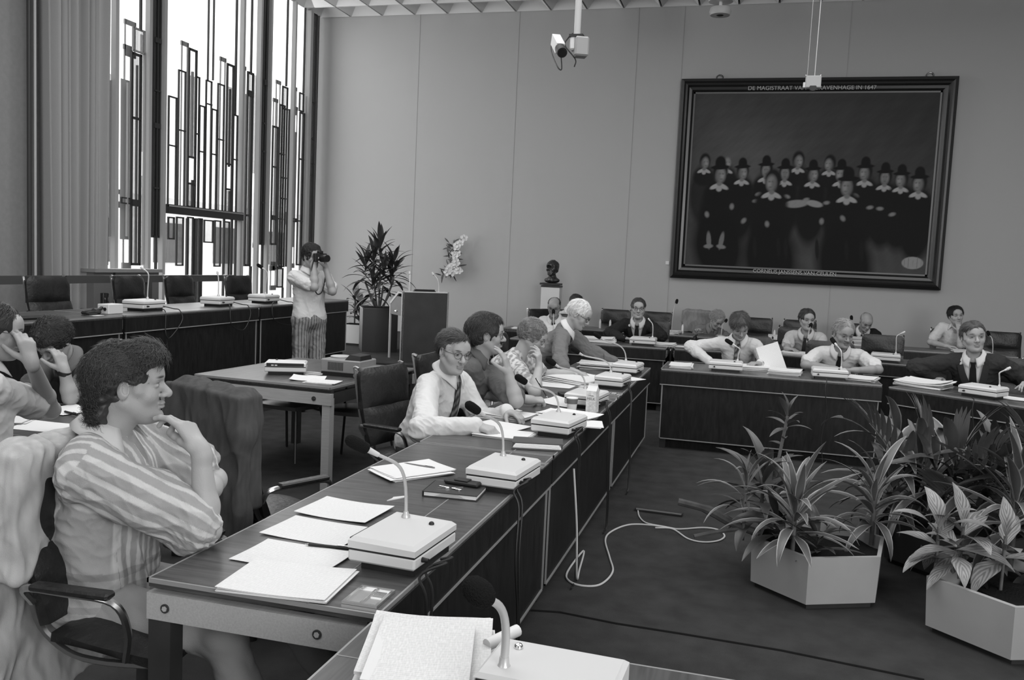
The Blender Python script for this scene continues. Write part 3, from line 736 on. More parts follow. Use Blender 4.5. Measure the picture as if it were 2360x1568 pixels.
pen((-1.275, 2.41, .751), (-1.13, 2.425, .751), 'dark fountain pen on the handwritten sheets beside the nearest microphone')
pen((-1.405, 3.525, .757), (-1.265, 3.50, .757), 'grey ballpoint pen on the blank sheets in front of the second microphone', .004, grey('pen_grey', .16, .4))
stack((-1.345, 3.44, DZ), R_(-38), 'fanned pile of loose white sheets with a grey pen on top', 6, .21, .30, None, 11, .014, .0016, .004)
# closed notebook with case and keys
nb = empty('notebook', (-1.07, 3.205, DZ), R_(4), 'dark bound notebook with pale page edges, lying beside the second microphone', 'book')
MB().box((0, 0, .0115), (.205, .165, .015)).build('pages', m_paper, nb)
MB().box((0, 0, .0015), (.215, .175, .003)).box((0, 0, .0205), (.215, .175, .003)).box((-.107, 0, .011), (.003, .175, .022)).build('cover', grey('dark_cover', .02, .5), nb)
for k in range(5): MB().box((0, -.0835, .006+.0025*k), (.12-.012*k, .002, .0007)).build('page_mark', m_midb, nb)
gc = MB().box((0, 0, .01), (.15, .045, .018), bev=.006).box((.0, .0, .021), (.06, .04, .006), bev=.002)
tag(gc.build('glasses_case', grey('soft_black_case', .015, .5), None, False, loc=(-1.06, 3.262, DZ+.022), rot=(0, 0, R_(-8))), 'soft black case lying on the dark notebook', 'case')
ky = empty('key_bunch', (-1.085, 3.19, DZ+.0225), R_(20), 'small bunch of keys with a round fob on the dark notebook', 'keys')
for a in (-.6, .2, 2.6, 3.3):
    d = Vector((math.cos(a), math.sin(a), 0)); MB().cyl(d*.006+Vector((0, 0, .002)), d*.05+Vector((0, 0, .002)), .002, n=6).box(d*.013+Vector((0, 0, .002)), (.014, .011, .002), a).build('key', m_chrome, ky)
MB().lathe([(.014, 0), (.014, .003)], (.03, -.018, 0), 16).build('fob', m_alu, ky)
mt = MB().prism([(-.05, -.006), (-.015, .004), (.0, .014), (.04, .0), (.05, -.012), (.01, -.012)], 0, .004)
tag(mt.build('match_folder', m_white, None, False, loc=(-1.25, 3.04, DZ), rot=(0, 0, R_(65))), 'crumpled little white folder behind the nearest microphone neck', 'wrapper')
# recessed tray with metal liner, near end of the desk; flush hatch plates
def tray(loc, label, rz=0):
    t = empty('ash_tray', loc, rz, label, 'ashtray', 'metal trays let into the desks')
    m = MB(); m.b2(-.05, .05, -.062, -.054, 0, .007).b2(-.05, .05, .054, .062, 0, .007).b2(-.05, -.042, -.054, .054, 0, .007).b2(.042, .05, -.054, .054, 0, .007)
    m.build('rim', m_chrome, t); MB().b2(-.042, .042, -.054, .054, 0.0005, .0015).build('liner', m_alu, t)
    MB().b2(-.004, .0, -.05, .05, .0015, .006).build('divider', m_chrome, t)
    for k in range(5): MB().b2(.004, .036, .0+.009*k, .004+.009*k, .0015, .004).build('ridge', m_chrome, t)
tray((-.935, 2.11, DZ), 'metal ashtray let into the near end of the desk beside the pile of sheets')
tray((-.90, 5.90, DZ), 'small metal ashtray let into the desk behind the milk carton'); tray((-.90, 6.22, DZ), 'small metal ashtray let into the desk before the woman')
tray((-.895, 3.80, DZ), 'small metal ashtray let into the desk behind the second microphone unit')
hp = MB().b2(-.042, .042, -.065, .065, 0, .0012)
for (x, y) in ((-.925, 2.43), (-.905, 3.42)):
    tag(hp.build('socket_plate', m_leg, None, False, loc=(x+.01, y-.06, DZ)), 'flush dark socket plate under the '+('nearest' if y < 3 else 'second')+' microphone unit on the left row', 'plate')
# striped tie man's desk
rb = empty('ring_binder', (-.985, 4.21, DZ), R_(12), 'dark diary with a zip edge and pale pages, before the third microphone unit', 'binder')
MB().box((0, 0, .004), (.25, .18, .006)).box((0, .02, .026), (.25, .14, .006)).build('cover', grey('binder_grey', .06, .5), rb)
for k in range(4): MB().box((.0, -.0, .0095+.004*k), (.235-.006*k, .165-.012*k, .003)).build('sheet', m_paper, rb)
stack((-1.36, 4.93, DZ), R_(80), 'thick pile of white papers at the elbow of the striped tie man', 8, .21, .297, None, 21, .012, .002)
stack((-1.22, 4.40, DZ), R_(86), 'white sheets directly in front of the striped tie man', 3, .21, .28, None, 22, .01)
sheet((-1.30, 4.63, DZ+.004), R_(70), 'sheet under the writing hand of the striped tie man', .21, .28, m_hand, .004, 23)
sheet((-1.39, 5.19, DZ), R_(45), 'small square white note lying alone before the moustached man', .10, .10, None, .002, 24)
stack((-1.02, 5.14, DZ), R_(75), 'pile of papers under the paper cup side, right of the third microphone', 7, .21, .31, None, 25, .03, .002)
stack((-.93, 4.92, DZ), R_(100), 'slanting sheets hanging towards the desk edge right of the third microphone', 2, .2, .27, None, 26, .02)
sheet((-1.17, 5.62, DZ+.001), R_(60), 'sheet under the pen hand of the moustached man', .21, .28, m_hand, .015, 27)
pen((-1.27, 5.62, .78), (-1.36, 5.66, .89), 'thin pen held in the hand of the moustached man', .004)
cp = empty('paper_cup', (-1.05, 5.38, DZ), 0, 'white paper cup with a grey band standing before the milk carton', 'cup')
MB().lathe([(.028, 0), (.033, .055)], (0, 0, 0), 20).build('cup_wall', m_paper, cp, True); MB().lathe([(.0335, .045), (.0365, .078)], (0, 0, 0), 20).build('grey_band', grey('cup_band', .13, .6), cp, True)
MB().lathe([(.0375, .077), (.038, .082), (.035, .083)], (0, 0, 0), 20).build('rim', m_paper, cp, True); 
mk = empty('milk_carton', (-.925, 5.40, DZ), R_(-8), 'small printed milk carton with a gable top on the left row', 'carton')
MB().b2(-.032, .032, -.032, .032, 0, .135).build('body', grey('carton_print', .62, .5, nz=.22, nscale=60), mk)
MB().add([(-.032, -.032, .135), (.032, -.032, .135), (.032, .032, .135), (-.032, .032, .135), (-.032, 0, .165), (.032, 0, .165), (-.03, 0, .18), (.03, 0, .18)],
         [(0, 1, 5, 4), (2, 3, 4, 5), (0, 4, 3), (1, 2, 5), (4, 5, 7, 6)]).build('gable_top', m_paper, mk)
text_mesh('lettering', 'MELK', .022, grey('print_grey', .12, .6), Matrix.Translation((0, -.0325, .085)) @ Matrix.Rotation(R_(90), 4, 'X'), mk)
text_mesh('lettering', 'halfvolle', .010, grey('print_grey', .12, .6), Matrix.Translation((0, -.0325, .105)) @ Matrix.Rotation(R_(90), 4, 'X'), mk)
# woman, white haired man
stack((-1.30, 6.72, DZ), R_(62), 'broad pile of documents before the woman in the flowered dress', 7, .30, .42, None, 31, .03, .004)
stack((-1.22, 7.02, DZ), R_(70), 'curled open booklet lying on the documents beside the woman', 3, .21, .30, None, 32, .03, .003, .03)
sheet((-1.40, 6.43, DZ), R_(85), 'single sheet at the elbow of the woman', .21, .30, None, .006, 33)
stack((-1.25, 7.78, DZ), R_(92), 'spread pile of papers before the white haired man in the grey suit', 9, .30, .40, m_typed, 34, .03, .004, .012)
sheet((-.98, 7.18, DZ+.001), R_(60), 'sheet sliding out behind the far microphone unit of the left row', .21, .297, None, .008, 35)
bk = MB().box((0, 0, .012), (.16, .11, .022), bev=.004)
tag(bk.build('pocket_book', grey('dark_cover', .02, .5), None, False, loc=(-1.18, 5.98, DZ), rot=(0, 0, .5)), 'small dark book lying behind the pen hand of the moustached man', 'book')
# end desk and angled desk
stack((-.61, 8.40, DZ), R_(3), 'pile of papers at the left corner of the end desk', 6, .20, .30, None, 41, .012, .003)
stack((-.02, 8.66, DZ), R_(6), 'pile of documents under the hands of the man looking down', 7, .42, .28, None, 42, .02, .004)
stack((.33, 8.42, DZ), R_(-7), 'pile of folders on the end desk between the two seated men', 9, .28, .24, None, 43, .012, .0035)
stack((1.00, 8.42, DZ), R_(-18), 'pile of papers at the right corner of the end desk', 6, .24, .30, None, 44, .02, .003)
stack((1.47, 8.22, DZ), R_(-30), 'broad curling pile of papers before the man in the dark suit', 10, .40, .26, None, 45, .02, .0035, .03)
sheet((2.05, 7.85, DZ+.001), R_(-34), 'sheets right of the microphone unit of the man in the dark suit', .30, .20, None, .004, 46)
fb = MB().box((0, 0, .018), (.20, .13, .034), bev=.008)
tag(fb.build('folded_paper', m_paper, None, False, loc=(1.93, 8.08, DZ), rot=(0, 0, -.6)), 'thick folded white paper at the right edge beside the dark suit', 'paper')
# second row and back row
stack((-1.78, 10.52, DZ), R_(4), 'thick newspaper pile on the second row left of the man in the black suit', 7, .42, .30, None, 51, .02, .006, .012)
stack((-1.02, 10.58, DZ), R_(-6), 'folded newspaper on the second row right of the man in the black suit', 4, .32, .22, None, 52, .015, .006, .01)
sheet((-.72, 10.62, DZ), R_(10), 'flat white sheet on the short second row desk', .30, .20, None, .004, 53)
stack((.55, 10.62, DZ), R_(-12), 'papers before the speaking man in the pale shirt', 5, .36, .24, None, 54, .02, .004)
sheet((1.12, 10.45, DZ), R_(-9), 'white sheet left of the microphone unit before the empty chair', .26, .20, None, .004, 55)
stack((2.22, 10.25, DZ), R_(-12), 'papers on the second row below the young man', 4, .30, .2, None, 56, .02, .004)
stack((-1.15, 12.75, DZ), R_(-5), 'papers on the back row left of the bowed blond man', 6, .36, .26, None, 61, .02, .005)
stack((1.30, 12.72, DZ), R_(6), 'tall pile of documents in front of the bald man in the dark suit', 12, .40, .28, None, 62, .02, .008)
stack((2.80, 12.72, DZ), R_(-5), 'open documents before the young man leaning on his hand', 5, .44, .28, None, 63, .02, .004)
stack((.40, 12.72, DZ), R_(0), 'pile of documents behind the man in the pale shirt at the back row', 5, .30, .26, None, 64, .02, .012)
for i, (x, lab) in enumerate(((-2.15, 'left'), (-2.0, 'second'), (-1.25, 'third'), (-.95, 'fourth'), (.32, 'fifth'))):
    tag(MB().lathe([(.016, 0), (.016, .1), (.009, .12), (.009, .13)], (x, 12.85, DZ), 10).build('small_bottle', m_white, None, True), lab+' of the tiny white cylinders standing on the back row desks, counted from the left', 'holder')
# thin stand microphones on the back desks
def stand_mic(base, tip, label, lamp=True):
    t = empty('stand_microphone', base, 0, label, 'microphone', 'thin stand microphones'); tp = Vector(tip)-Vector(base)
    MB().lathe([(.05, 0), (.05, .012), (.012, .02)], (0, 0, 0), 16).build('base', m_mic, t, True)
    MB().tube(bez((0, 0, .01), (0, 0, tp.z*.7), (tp.x*.4, tp.y*.4, tp.z), tp, 10), .005, 6).build('gooseneck', m_neck, t, True)
    d = (tp-Vector((tp.x*.4, tp.y*.4, tp.z*.7))).normalized(); ax = d.to_track_quat('Z', 'Y').to_matrix()
    MB().lathe([(.012, 0), (.02, .01), (.021, .05), (.014, .07), (.003, .075)], tp, 12, ax).build('foam_windshield', m_foam, t, True)
stand_mic((.62, 10.45, DZ), (.66, 10.72, 1.06), 'thin microphone at the mouth of the speaking man in the pale shirt')
stand_mic((-.40, 12.70, DZ), (-.36, 12.86, .94), 'thin microphone before the bowed blond man')
stand_mic((1.30, 12.55, DZ), (1.30, 12.70, 1.08), 'thin microphone before the bald man in the dark suit')
stand_mic((-2.32, 10.45, DZ), (-2.36, 10.60, 1.04), 'thin microphone before the balding man in the white shirt')
stand_mic((-1.08, 12.55, DZ), (-1.05, 12.7, 1.17), 'thin microphone pointing up right of the black suit')
stand_mic((3.02, 12.55, DZ), (2.98, 12.62, .98), 'thin microphone at the right edge on the back row')
# camera side: newspapers and typed document
stack((-.645, 1.80, DZ), R_(16), 'rumpled newspapers under the typed document in the foreground', 6, .28, .30, m_typed, 71, .012, .007, .012)
stack((-.640, 1.735, DZ+.058), R_(15), 'typed document lying in the bottom foreground left of the large microphone unit', 3, .215, .30, m_typed, 72, .004, .0015, .012)
cg = MB().cyl((-.525, 1.84, .79), (-.475, 1.92, .80), .014, n=12)
tag(cg.build('rolled_paper', m_paper, None, True), 'small rolled white paper peeking out between the document and the large microphone unit', 'paper')
# open table: projector, papers, cable
pj = empty('slide_projector', (-2.93, 6.10, DZ), R_(-3), 'grey slide projector with a round tray and slotted side on the open table', 'projector')
m_pj = grey('projector_grey', .22, .5); m_pjl = grey('projector_light', .4, .5)
MB().box((0, 0, .075), (.33, .27, .10), bev=.008).build('body', m_pj, pj); MB().b2(-.16, .16, -.13, .13, 0, .028).build('base', m_black, pj)
for k in range(11): MB().b2(-.10+.012*k, -.094+.012*k, -.138, -.134, .045, .105).build('vent_slot', m_dark, pj)
MB().lathe([(.078, 0), (.08, .008), (.07, .012), (.02, .014)], (-.085, .03, .126), 24).build('slide_tray', m_pjl, pj, True)
MB().lathe([(.06, 0), (.062, .008), (.05, .012)], (.0, .14, .126), 24).build('slide_tray', m_pjl, pj, True)
MB().add([(.03, -.12, .125), (.16, -.12, .11), (.16, .08, .11), (.03, .08, .125), (.06, -.10, .165), (.15, -.10, .158), (.15, .06, .158), (.06, .06, .165)], [(0, 3, 2, 1), (4, 5, 6, 7), (0, 1, 5, 4), (1, 2, 6, 5), (2, 3, 7, 6), (3, 0, 4, 7)]).build('control_hood', m_black, pj)
MB().b2(.165, .27, -.12, .10, .03, .075).build('remote_deck', m_pj, pj)
MB().cyl((.135, -.140, .018), (.135, -.148, .018), .016, n=18).build('foot_wheel', m_chrome, pj)
MB().b2(.08, .1, -.103, -.098, .135, .15).b2(.11, .13, -.103, -.098, .135, .15).build('knob', m_chrome, pj)
cable('table_cable', [(-3.30, 6.10, .765), (-3.24, 6.0, .75), (-3.20, 5.90, .748), (-3.12, 5.86, .746), (-3.08, 5.96, .747), (-3.16, 6.02, .748), (-3.27, 5.96, .75), (-3.16, 5.92, .75), (-3.06, 6.04, .75)], .006, m_wcable, 'loop of white cable between the closed unit and the projector')
tag(MB().box((0, 0, .012), (.16, .12, .022), bev=.006).build('hand_control', m_pjl, None, False, loc=(-3.02, 6.28, DZ), rot=(0, 0, .1)), 'pale hand control with keys lying left of the projector', 'remote')
sheet((-3.06, 5.71, DZ+.002), R_(20), 'open white sheet on the near edge of the open table', .24, .20, None, .02, 81)
stack((-2.90, 5.62, DZ), R_(4), 'printed booklet beside the open sheet at the near edge of the open table', 2, .22, .16, m_typed, 82, .01)
# raised desk: white box, black lead, folder, glass
wx = empty('junction_box', (-5.08, 6.10, 1.0805), R_(90), 'small white box beside black leads on the raised desk', 'box')
MB().box((0, 0, .04), (.17, .11, .08), bev=.004).build('case', m_white, wx); MB().cyl((-.086, -.02, .04), (-.09, -.02, .04), .014, n=12).build('socket', m_black, wx)
cable('black_lead', [(-5.08, 6.0, 1.13), (-5.06, 5.92, 1.11), (-5.10, 5.82, 1.10), (-5.02, 5.78, 1.10), (-5.04, 5.92, 1.10), (-5.10, 5.98, 1.10), (-5.04, 5.86, 1.12)], .016, m_black, 'tangle of thick black leads at the white box')
tag(MB().lathe([(.033, 0), (.035, .15), (.031, .15), (.03, .01)], (-5.32, 6.32, 1.0805), 18).build('drinking_glass', glass('smoky_glass', .35, .12), None, True), 'dark drinking glass behind the white box on the raised desk', 'glass')
tag(MB().box((0, 0, .01), (.30, .14, .016), bev=.004).build('document_folder', m_black, None, False, loc=(-5.05, 5.28, 1.0805), rot=(0, 0, R_(80))), 'black folder lying on the raised desk left of the leads', 'folder')
sheet((-4.99, 5.83, 1.0805), R_(80), 'small white sheet on the raised desk edge', .10, .07, None, .001, 91)
sheet((-5.12, 8.28, 1.0805), R_(80), 'flat white sheet between two microphones on the raised desk', .18, .12, None, .001, 92)
for i, (y, s) in enumerate(((6.62, 1), (7.72, 2), (8.62, 3))):
    cable('microphone_cable', [(-5.05, y+.11, 1.12), (-4.98, y+.16, 1.10), (-4.90, y+.14, 1.09), (-4.86+.0*i, y+.12, 1.0), (-4.86, y+.05*s-.1, .86), (-4.865, y-.1*s, .92), (-4.90, y-.12*s+.06, 1.09), (-5.03, y-.0, 1.10)], .0045, m_cable,
          'black cable sagging over the raised desk front from its ' + ('first', 'second', 'third')[i] + ' microphone unit')

# press table
sheet((on_z(108, 983, .745)[0], on_z(108, 983, .745)[1], DZ), R_(4), 'plain white sheet at the near edge of the press table', .30, .21, None, .004, 111)
stack((on_z(35, 965, .745)[0], on_z(35, 965, .745)[1], DZ), R_(20), 'printed magazine under the hand of the cut off man on the press table', 3, .21, .29, m_typed, 112, .01)
sheet((on_z(158, 945, .745)[0], on_z(158, 945, .745)[1], DZ), R_(-10), 'white sheet with a small dark thing on it before the bowed person', .22, .24, None, .006, 113)
pen((on_z(150, 950, .75)[0], on_z(150, 950, .75)[1], .752), (on_z(178, 957, .75)[0], on_z(178, 957, .75)[1], .752), 'short dark pen on the sheet before the bowed person', .006)
# ------------------------------------------------------------------ painting, flowers, bust, lectern
def painting():
    x0, x1, z0, z1 = -1.32, 2.69, 1.52, 4.66
    t = empty('framed_painting', (.685, Y1, z0), 0, 'huge dark group portrait in a black moulded frame on the back wall', 'painting')
    w, h = x1-x0, z1-z0; fr = .20
    m_fr = grey('ebony_frame', .014, .28, .6); m_fr2 = grey('ebony_frame_bead', .03, .2, .7)
    prof = [(0, 0), (0, .09), (.05, .14), (.075, .115), (.105, .12), (.13, .08), (.17, .07), (.19, .05), (.2, .03), (.2, 0)]
    def side(a, b, inw):
        """a,b corner points (x,z) of the outer edge; inw unit inward"""
        m = MB(); a = Vector((a[0], 0, a[1])); b = Vector((b[0], 0, b[1])); d = (b-a).normalized(); iv = Vector((inw[0], 0, inw[1]))
        for (p, s) in ((a, 1), (b, -1)):
            m.v += [tuple(p+iv*q[0]+d*s*q[0]+Vector((0, -q[1], 0))) for q in prof]
        n = len(prof)
        m.f = [(i, i+1, n+i+1, n+i) for i in range(n-1)]+[(n-1, 0, n, 2*n-1), tuple(range(n)), tuple(range(2*n-1, n-1, -1))]
        return m
    a, b, c, d = (-w/2, 0), (w/2, 0), (w/2, h), (-w/2, h)
    for k, (p, q, i) in enumerate(((a, b, (0, 1)), (b, c, (-1, 0)), (c, d, (0, -1)), (d, a, (1, 0)))):
        side(p, q, i).build('frame_side', m_fr, t, True, ang=20)
    sl = MB(); e = .2
    sl.b2(-w/2+e, w/2-e, -.036, -.028, e, e+.025).b2(-w/2+e, w/2-e, -.036, -.028, h-e-.025, h-e).b2(-w/2+e, -w/2+e+.025, -.036, -.028, e, h-e).b2(w/2-e-.025, w/2-e, -.036, -.028, e, h-e)
    sl.build('slip', grey('frame_slip', .10, .4), t)
    # canvas: generic group of men in dark clothes round a table, painted as soft colour fields
    nu, nv = 380, 300; cw, chh = w-2*e-.03, h-2*e-.03
    U, V = np.meshgrid(np.linspace(0, 1, nu), np.linspace(0, 1, nv)); A = cw/chh
    I = .058+.03*np.exp(-((U-.25)**2/.05+(V-.62)**2/.05))-.022*V*U
    def ns(f, s):
        r = np.random.RandomState(s); q = 0
        for k in range(5):
            a_, b_, c_ = r.randn(3); q = q+np.sin(f*(a_*U*A+b_*V)+c_*6)
        return q/5
    I = I*(1+.12*ns(30, 1)+.1*ns(90, 2)); I = np.maximum(I, .012)
    fl = np.clip((.2+.05*U-V)*14, 0, 1); I = I*(1-fl)+fl*(.06+.012*ns(40, 3))
    def blob(x, y, rx, ry, v, rot=0, soft=.35, op=1):
        nonlocal I
        c_, s_ = math.cos(rot), math.sin(rot); dx = (U-x)*A; dy = V-y
        q = np.sqrt(((dx*c_+dy*s_)/(rx*A))**2+((-dx*s_+dy*c_)/ry)**2)
        k = np.clip((1+soft/2-q)/soft, 0, 1)*op; I = I*(1-k)+k*v
    blob(.5, .36, .30, .07, .085, 0, .25); blob(.52, .24, .24, .14, .05, 0, .4)        # table with its cloth
    def man(x, y, s, hat, look=0, seat=False, op=1):
        blob(x, y-.20*s, .062*s, .19*s, .0095, 0, .3, op); blob(x, y-.09*s, .05*s, .06*s, .009, 0, .3, op)
        if seat: blob(x+.01, y-.33*s, .085*s, .17*s, .008, .2, .4)
        if hat != 2: blob(x+.002, y+.012*s, .026*s, .05*s, .012, 0, .3)     # hair
        blob(x+look*.004, y, .0160*s, .034*s, .20, 0, .6)
        blob(x+look*.009, y-.004, .006*s, .01*s, .24, 0, 1); blob(x+look*.007, y-.019*s, .006*s, .004*s, .13, 0, 1); blob(x-look*.009, y-.006, .009*s, .026*s, .10, 0, 1, .6)
        blob(x-.006+look*.006, y+.006*s, .004*s, .0035*s, .12, 0, 1); blob(x+.007+look*.006, y+.006*s, .004*s, .0035*s, .12, 0, 1)
        blob(x-.013*s, y-.052*s, .020*s, .010*s, .34, .45, .4); blob(x+.013*s, y-.052*s, .020*s, .010*s, .32, -.45, .4); blob(x, y-.062*s, .010*s, .014*s, .30, 0, .5); blob(x, y-.040*s, .009*s, .010*s, .15, 0, .6)
        if hat == 1:
            blob(x, y+.036*s, .034*s, .010*s, .008, .06, .3); blob(x, y+.058*s, .018*s, .030*s, .008, 0, .3)
    rs = random.Random(5)
    for (x, y, s, hh, lk) in ((.06, .60, .9, 0, 1), (.155, .60, .9, 2, 1), (.455, .615, .95, 0, 1), (.585, .60, .9, 0, -1)): man(x, y, s, hh, lk, op=.8)
    for (x, y, s, hh, lk) in ((.225, .545, 1, 1, 1), (.325, .56, 1, 1, 0), (.405, .545, 1, 1, 0), (.52, .54, 1, 1, 1), (.635, .545, 1, 1, -1), (.73, .555, 1.05, 1, -1), (.81, .53, 1, 1, 0), (.875, .52, 1, 1, -1), (.945, .50, 1.1, 1, -1)): man(x, y, s, hh, lk)
    for (x, y, r) in ((.30, .425, .3), (.29, .385, .1), (.42, .415, -.3), (.50, .40, .3), (.585, .385, .1), (.70, .43, -.5), (.76, .365, .2), (.80, .36, 0), (.85, .33, .3)): blob(x, y, .013, .010, .19, r, .8)
    blob(.46, .375, .05, .022, .22, .1, .3); blob(.535, .378, .035, .018, .25, -.2, .3)
    man(.13, .53, 1.25, 1, 1, True); man(.355, .49, 1.3, 0, -1, True); man(.665, .475, 1.3, 1, -1, True)
    for (x, y, r) in ((.085, .30, .3), (.19, .35, 0), (.245, .27, -.6), (.57, .28, 0), (.655, .30, .6), (.345, .255, .2)): blob(x, y, .009, .017, .18, r, .8)
    for (x, r) in ((.10, .1), (.155, -.15)): blob(x, .15, .010, .05, .15, r, .4); blob(x, .115, .02, .012, .17, r, .4)
    for (x) in (.30, .40, .43, .56, .68, .74): blob(x, .12, .008, .06, .012, .1, .4)
    blob(.945, .065, .042, .034, .26, 0, .12)
    for k in range(5): blob(.912+.017*k, .065, .0012, .03, .16, 0, .6)
    I = I*(1+.05*ns(400, 7)); I = np.clip(I, .006, .5)
    m = MB(); P = np.stack([-cw/2+U*cw, np.full(U.shape, -.03), e+.015+V*chh], -1).reshape(-1, 3)
    me = bpy.data.meshes.new('canvas'); idx = np.arange(nu*nv).reshape(nv, nu)
    q = np.stack([idx[:-1, :-1], idx[:-1, 1:], idx[1:, 1:], idx[1:, :-1]], -1).reshape(-1, 4)
    fill_mesh(me, P, q); set_col(me, I.reshape(-1)); me.materials.append(attr_mat('oil_paint', .6, .12))
    o = bpy.data.objects.new('canvas', me); COL.objects.link(o); o.parent = t
    gold = grey('dull_gold_lettering', .42, .5)
    for (s, z) in (('DE MAGISTRAAT VAN \'S GRAVENHAGE IN 1647', h-.155), ('CORNELIS JANSSENS VAN CEULEN', .165)):
        text_mesh('lettering', s, .088 if z > 1 else .08, gold, Matrix.Translation((-.05 if z > 1 else -.10, -.085, z)) @ Matrix.Rotation(R_(90), 4, 'X'), t, .003)
    for x in (-1.42, 1.62):
        MB().tube([(x+.05*math.cos(a), -.03, h+.015+.05*math.sin(a)) for a in np.linspace(0, PI, 9)], .01, 6).build('hanging_ring', m_fr2, t)
def fill_mesh(me, V, Q):
    V = np.ascontiguousarray(V, dtype=np.float32); Q = np.ascontiguousarray(Q, dtype=np.int32); k = Q.shape[1]
    me.vertices.add(len(V)); me.vertices.foreach_set('co', V.ravel())
    me.loops.add(Q.size); me.loops.foreach_set('vertex_index', Q.ravel())
    me.polygons.add(len(Q)); me.polygons.foreach_set('loop_start', np.arange(0, Q.size, k, dtype=np.int32))
    me.update(calc_edges=True)
def set_col(me, v):
    a = me.color_attributes.new('Col', 'FLOAT_COLOR', 'POINT'); v = np.asarray(v, dtype=np.float32)
    c = np.stack([v, v, v, np.ones_like(v)], -1); a.data.foreach_set('color', c.ravel())
painting()
pl = tuple(on_y(1538, 606, Y1-.01)); tag(MB().box((0, 0, 0), (.055, .012, .055)).build('wall_label', m_paper, None, False, loc=pl), 'tiny white label on the back wall left of the painting', 'label')
# bust on a white pedestal
p = on_y(1272, 658, 14.05)
pd = empty('pedestal', (p[0], 14.05, 0), R_(4), 'tall white pedestal against the back wall under the bronze head', 'pedestal')
MB().b2(-.15, .15, -.15, .15, 0, p[2]-.03).build('column', m_white, pd)
MB().b2(-.155, .155, -.155, .155, p[2]-.03, p[2]).build('cap_slab', m_dark, pd)

# lectern on the platform, open side turned away to the left
lc = empty('lectern', (-3.98, 10.45, .34), R_(42), 'dark wood lectern with a pale frame and two thin microphones', 'lectern')
LH, LW, LD = .875, .62, .50   # front panel faces local -y... speaker side +y open
MB().b2(-LW/2, LW/2, 0, .02, 0, LH).build('front_panel', grey('lectern_panel', .035, .45, nz=.2, nscale=5), lc)
for x in (-LW/2, LW/2-.02):
    s = x
    def sd(v): return Vector((v.z, v.x, v.y))
    for poly in ([(.0, 0), (.05, 0), (.05, LH), (.0, LH)], [(LD-.03, 0), (LD, 0), (LD, LH-.16), (LD-.03, LH-.16)], [(.0, LH-.02), (.16, LH-.02), (LD, LH-.19), (LD, LH-.15), (.16, LH+.015), (0, LH+.015)]):
        MB().prism(poly, x, x+.02, sd).build('side_frame', grey('lectern_frame', .42, .4), lc)
MB().add([(-LW/2, 0, LH), (LW/2, 0, LH), (LW/2, .16, LH), (-LW/2, .16, LH), (-LW/2, 0, LH+.012), (LW/2, 0, LH+.012), (LW/2, .16, LH+.012), (-LW/2, .16, LH+.012)], [(0, 3, 2, 1), (4, 5, 6, 7), (0, 1, 5, 4), (1, 2, 6, 5), (2, 3, 7, 6), (3, 0, 4, 7)]).build('top_ledge', m_mic, lc)
MB().add([(-LW/2, .16, LH), (LW/2, .16, LH), (LW/2, LD, LH-.16), (-LW/2, LD, LH-.16)], [(0, 1, 2, 3)]).build('reading_slope', m_top, lc)
sh = MB().b2(-LW/2+.02, LW/2-.02, .02, LD-.05, LH-.30, LH-.28).build('shelf', grey('lectern_inside', .16, .6), lc)
MB().b2(-LW/2+.004, -LW/2+.014, .05, LD-.03, LH-.30, LH-.06).build('side_cheek', grey('lectern_inside', .16, .6), lc)
MB().box((-.30, .25, LH-.25), (.03, .09, .03), bev=.01).build('handle', m_chrome, lc)
for (x, dx) in ((-.20, .01), (.20, -.07)):
    n = MB().tube(bez((x, .08, LH+.01), (x, .08, LH+.10), (x, .06, LH+.16), (x+dx, .10, LH+.235), 8), .006, 6).build('gooseneck', m_neck, lc, True)
    MB().cyl((x+dx, .10, LH+.225), (x+dx*1.2, .12, LH+.26), .015, .012).build('capsule', m_mic, n, True)
MB().box((0, .07, LH+.03), (.27, .05, .02), bev=.005).box((0, .07, LH+.015), (.30, .03, .012)).build('reading_lamp', m_black, lc)
# small dark desk near the lectern
sd_ = empty('side_desk', (-2.85, 11.62, 0), 0, 'small dark desk with papers between the lectern and the bust', 'desk')
MB().b2(-.48, .48, -.02, .55, .70, .74).build('tabletop', m_top, sd_); MB().b2(-.48, .48, -.02, .0, .30, .70).build('front_panel', m_panel, sd_)
for x in (-.46, .42): MB().b2(x, x+.04, 0, .04, 0, .7).build('leg', m_leg, sd_)
for x in (-.46, .42): MB().b2(x, x+.04, .5, .54, 0, .7).build('leg', m_leg, sd_)
stack((-3.0, 11.75, .74), R_(4), 'papers on the small dark desk beside the lectern', 3, .35, .24, None, 101, .01)
stack((-2.55, 11.75, .74), R_(-8), 'sheets on the small dark desk below the bust', 2, .30, .2, None, 102, .01)
# hanging camera, hung box, ceiling unit
vc = empty('camera_mount', tuple(on_y(1310, 110, 7.0)), 0, 'video camera with a grey motor box hung on a pale pole from the ceiling', 'video camera')
cz = ZC-vc.location.z
MB().cyl((.065, 0, .09), (.065, 0, cz), .026, n=12).build('pole', grey('pale_pole', .42, .5), vc, True)
MB().box((.065, 0, .085), (.11, .09, .02)).build('mount_plate', m_black, vc)
MB().box((.10, 0, .0), (.11, .12, .15), rz=.4, bev=.012).build('motor_box', grey('motor_box', .26, .5), vc)
MB().box((.04, .0, .03), (.05, .07, .11), bev=.012).build('motor_box', m_mic, vc)
ax = (Vector((-.04, -.09, -.035))-Vector((-.13, .10, .09))).normalized(); mr = ax.to_track_quat('Y', 'Z').to_matrix()
cb_ = MB().box((-.088, .0, .03), (.065, .23, .085), rot=mr).build('camera_body', m_mic, vc); c0_ = Vector((-.088, 0, .03))+ax*.11
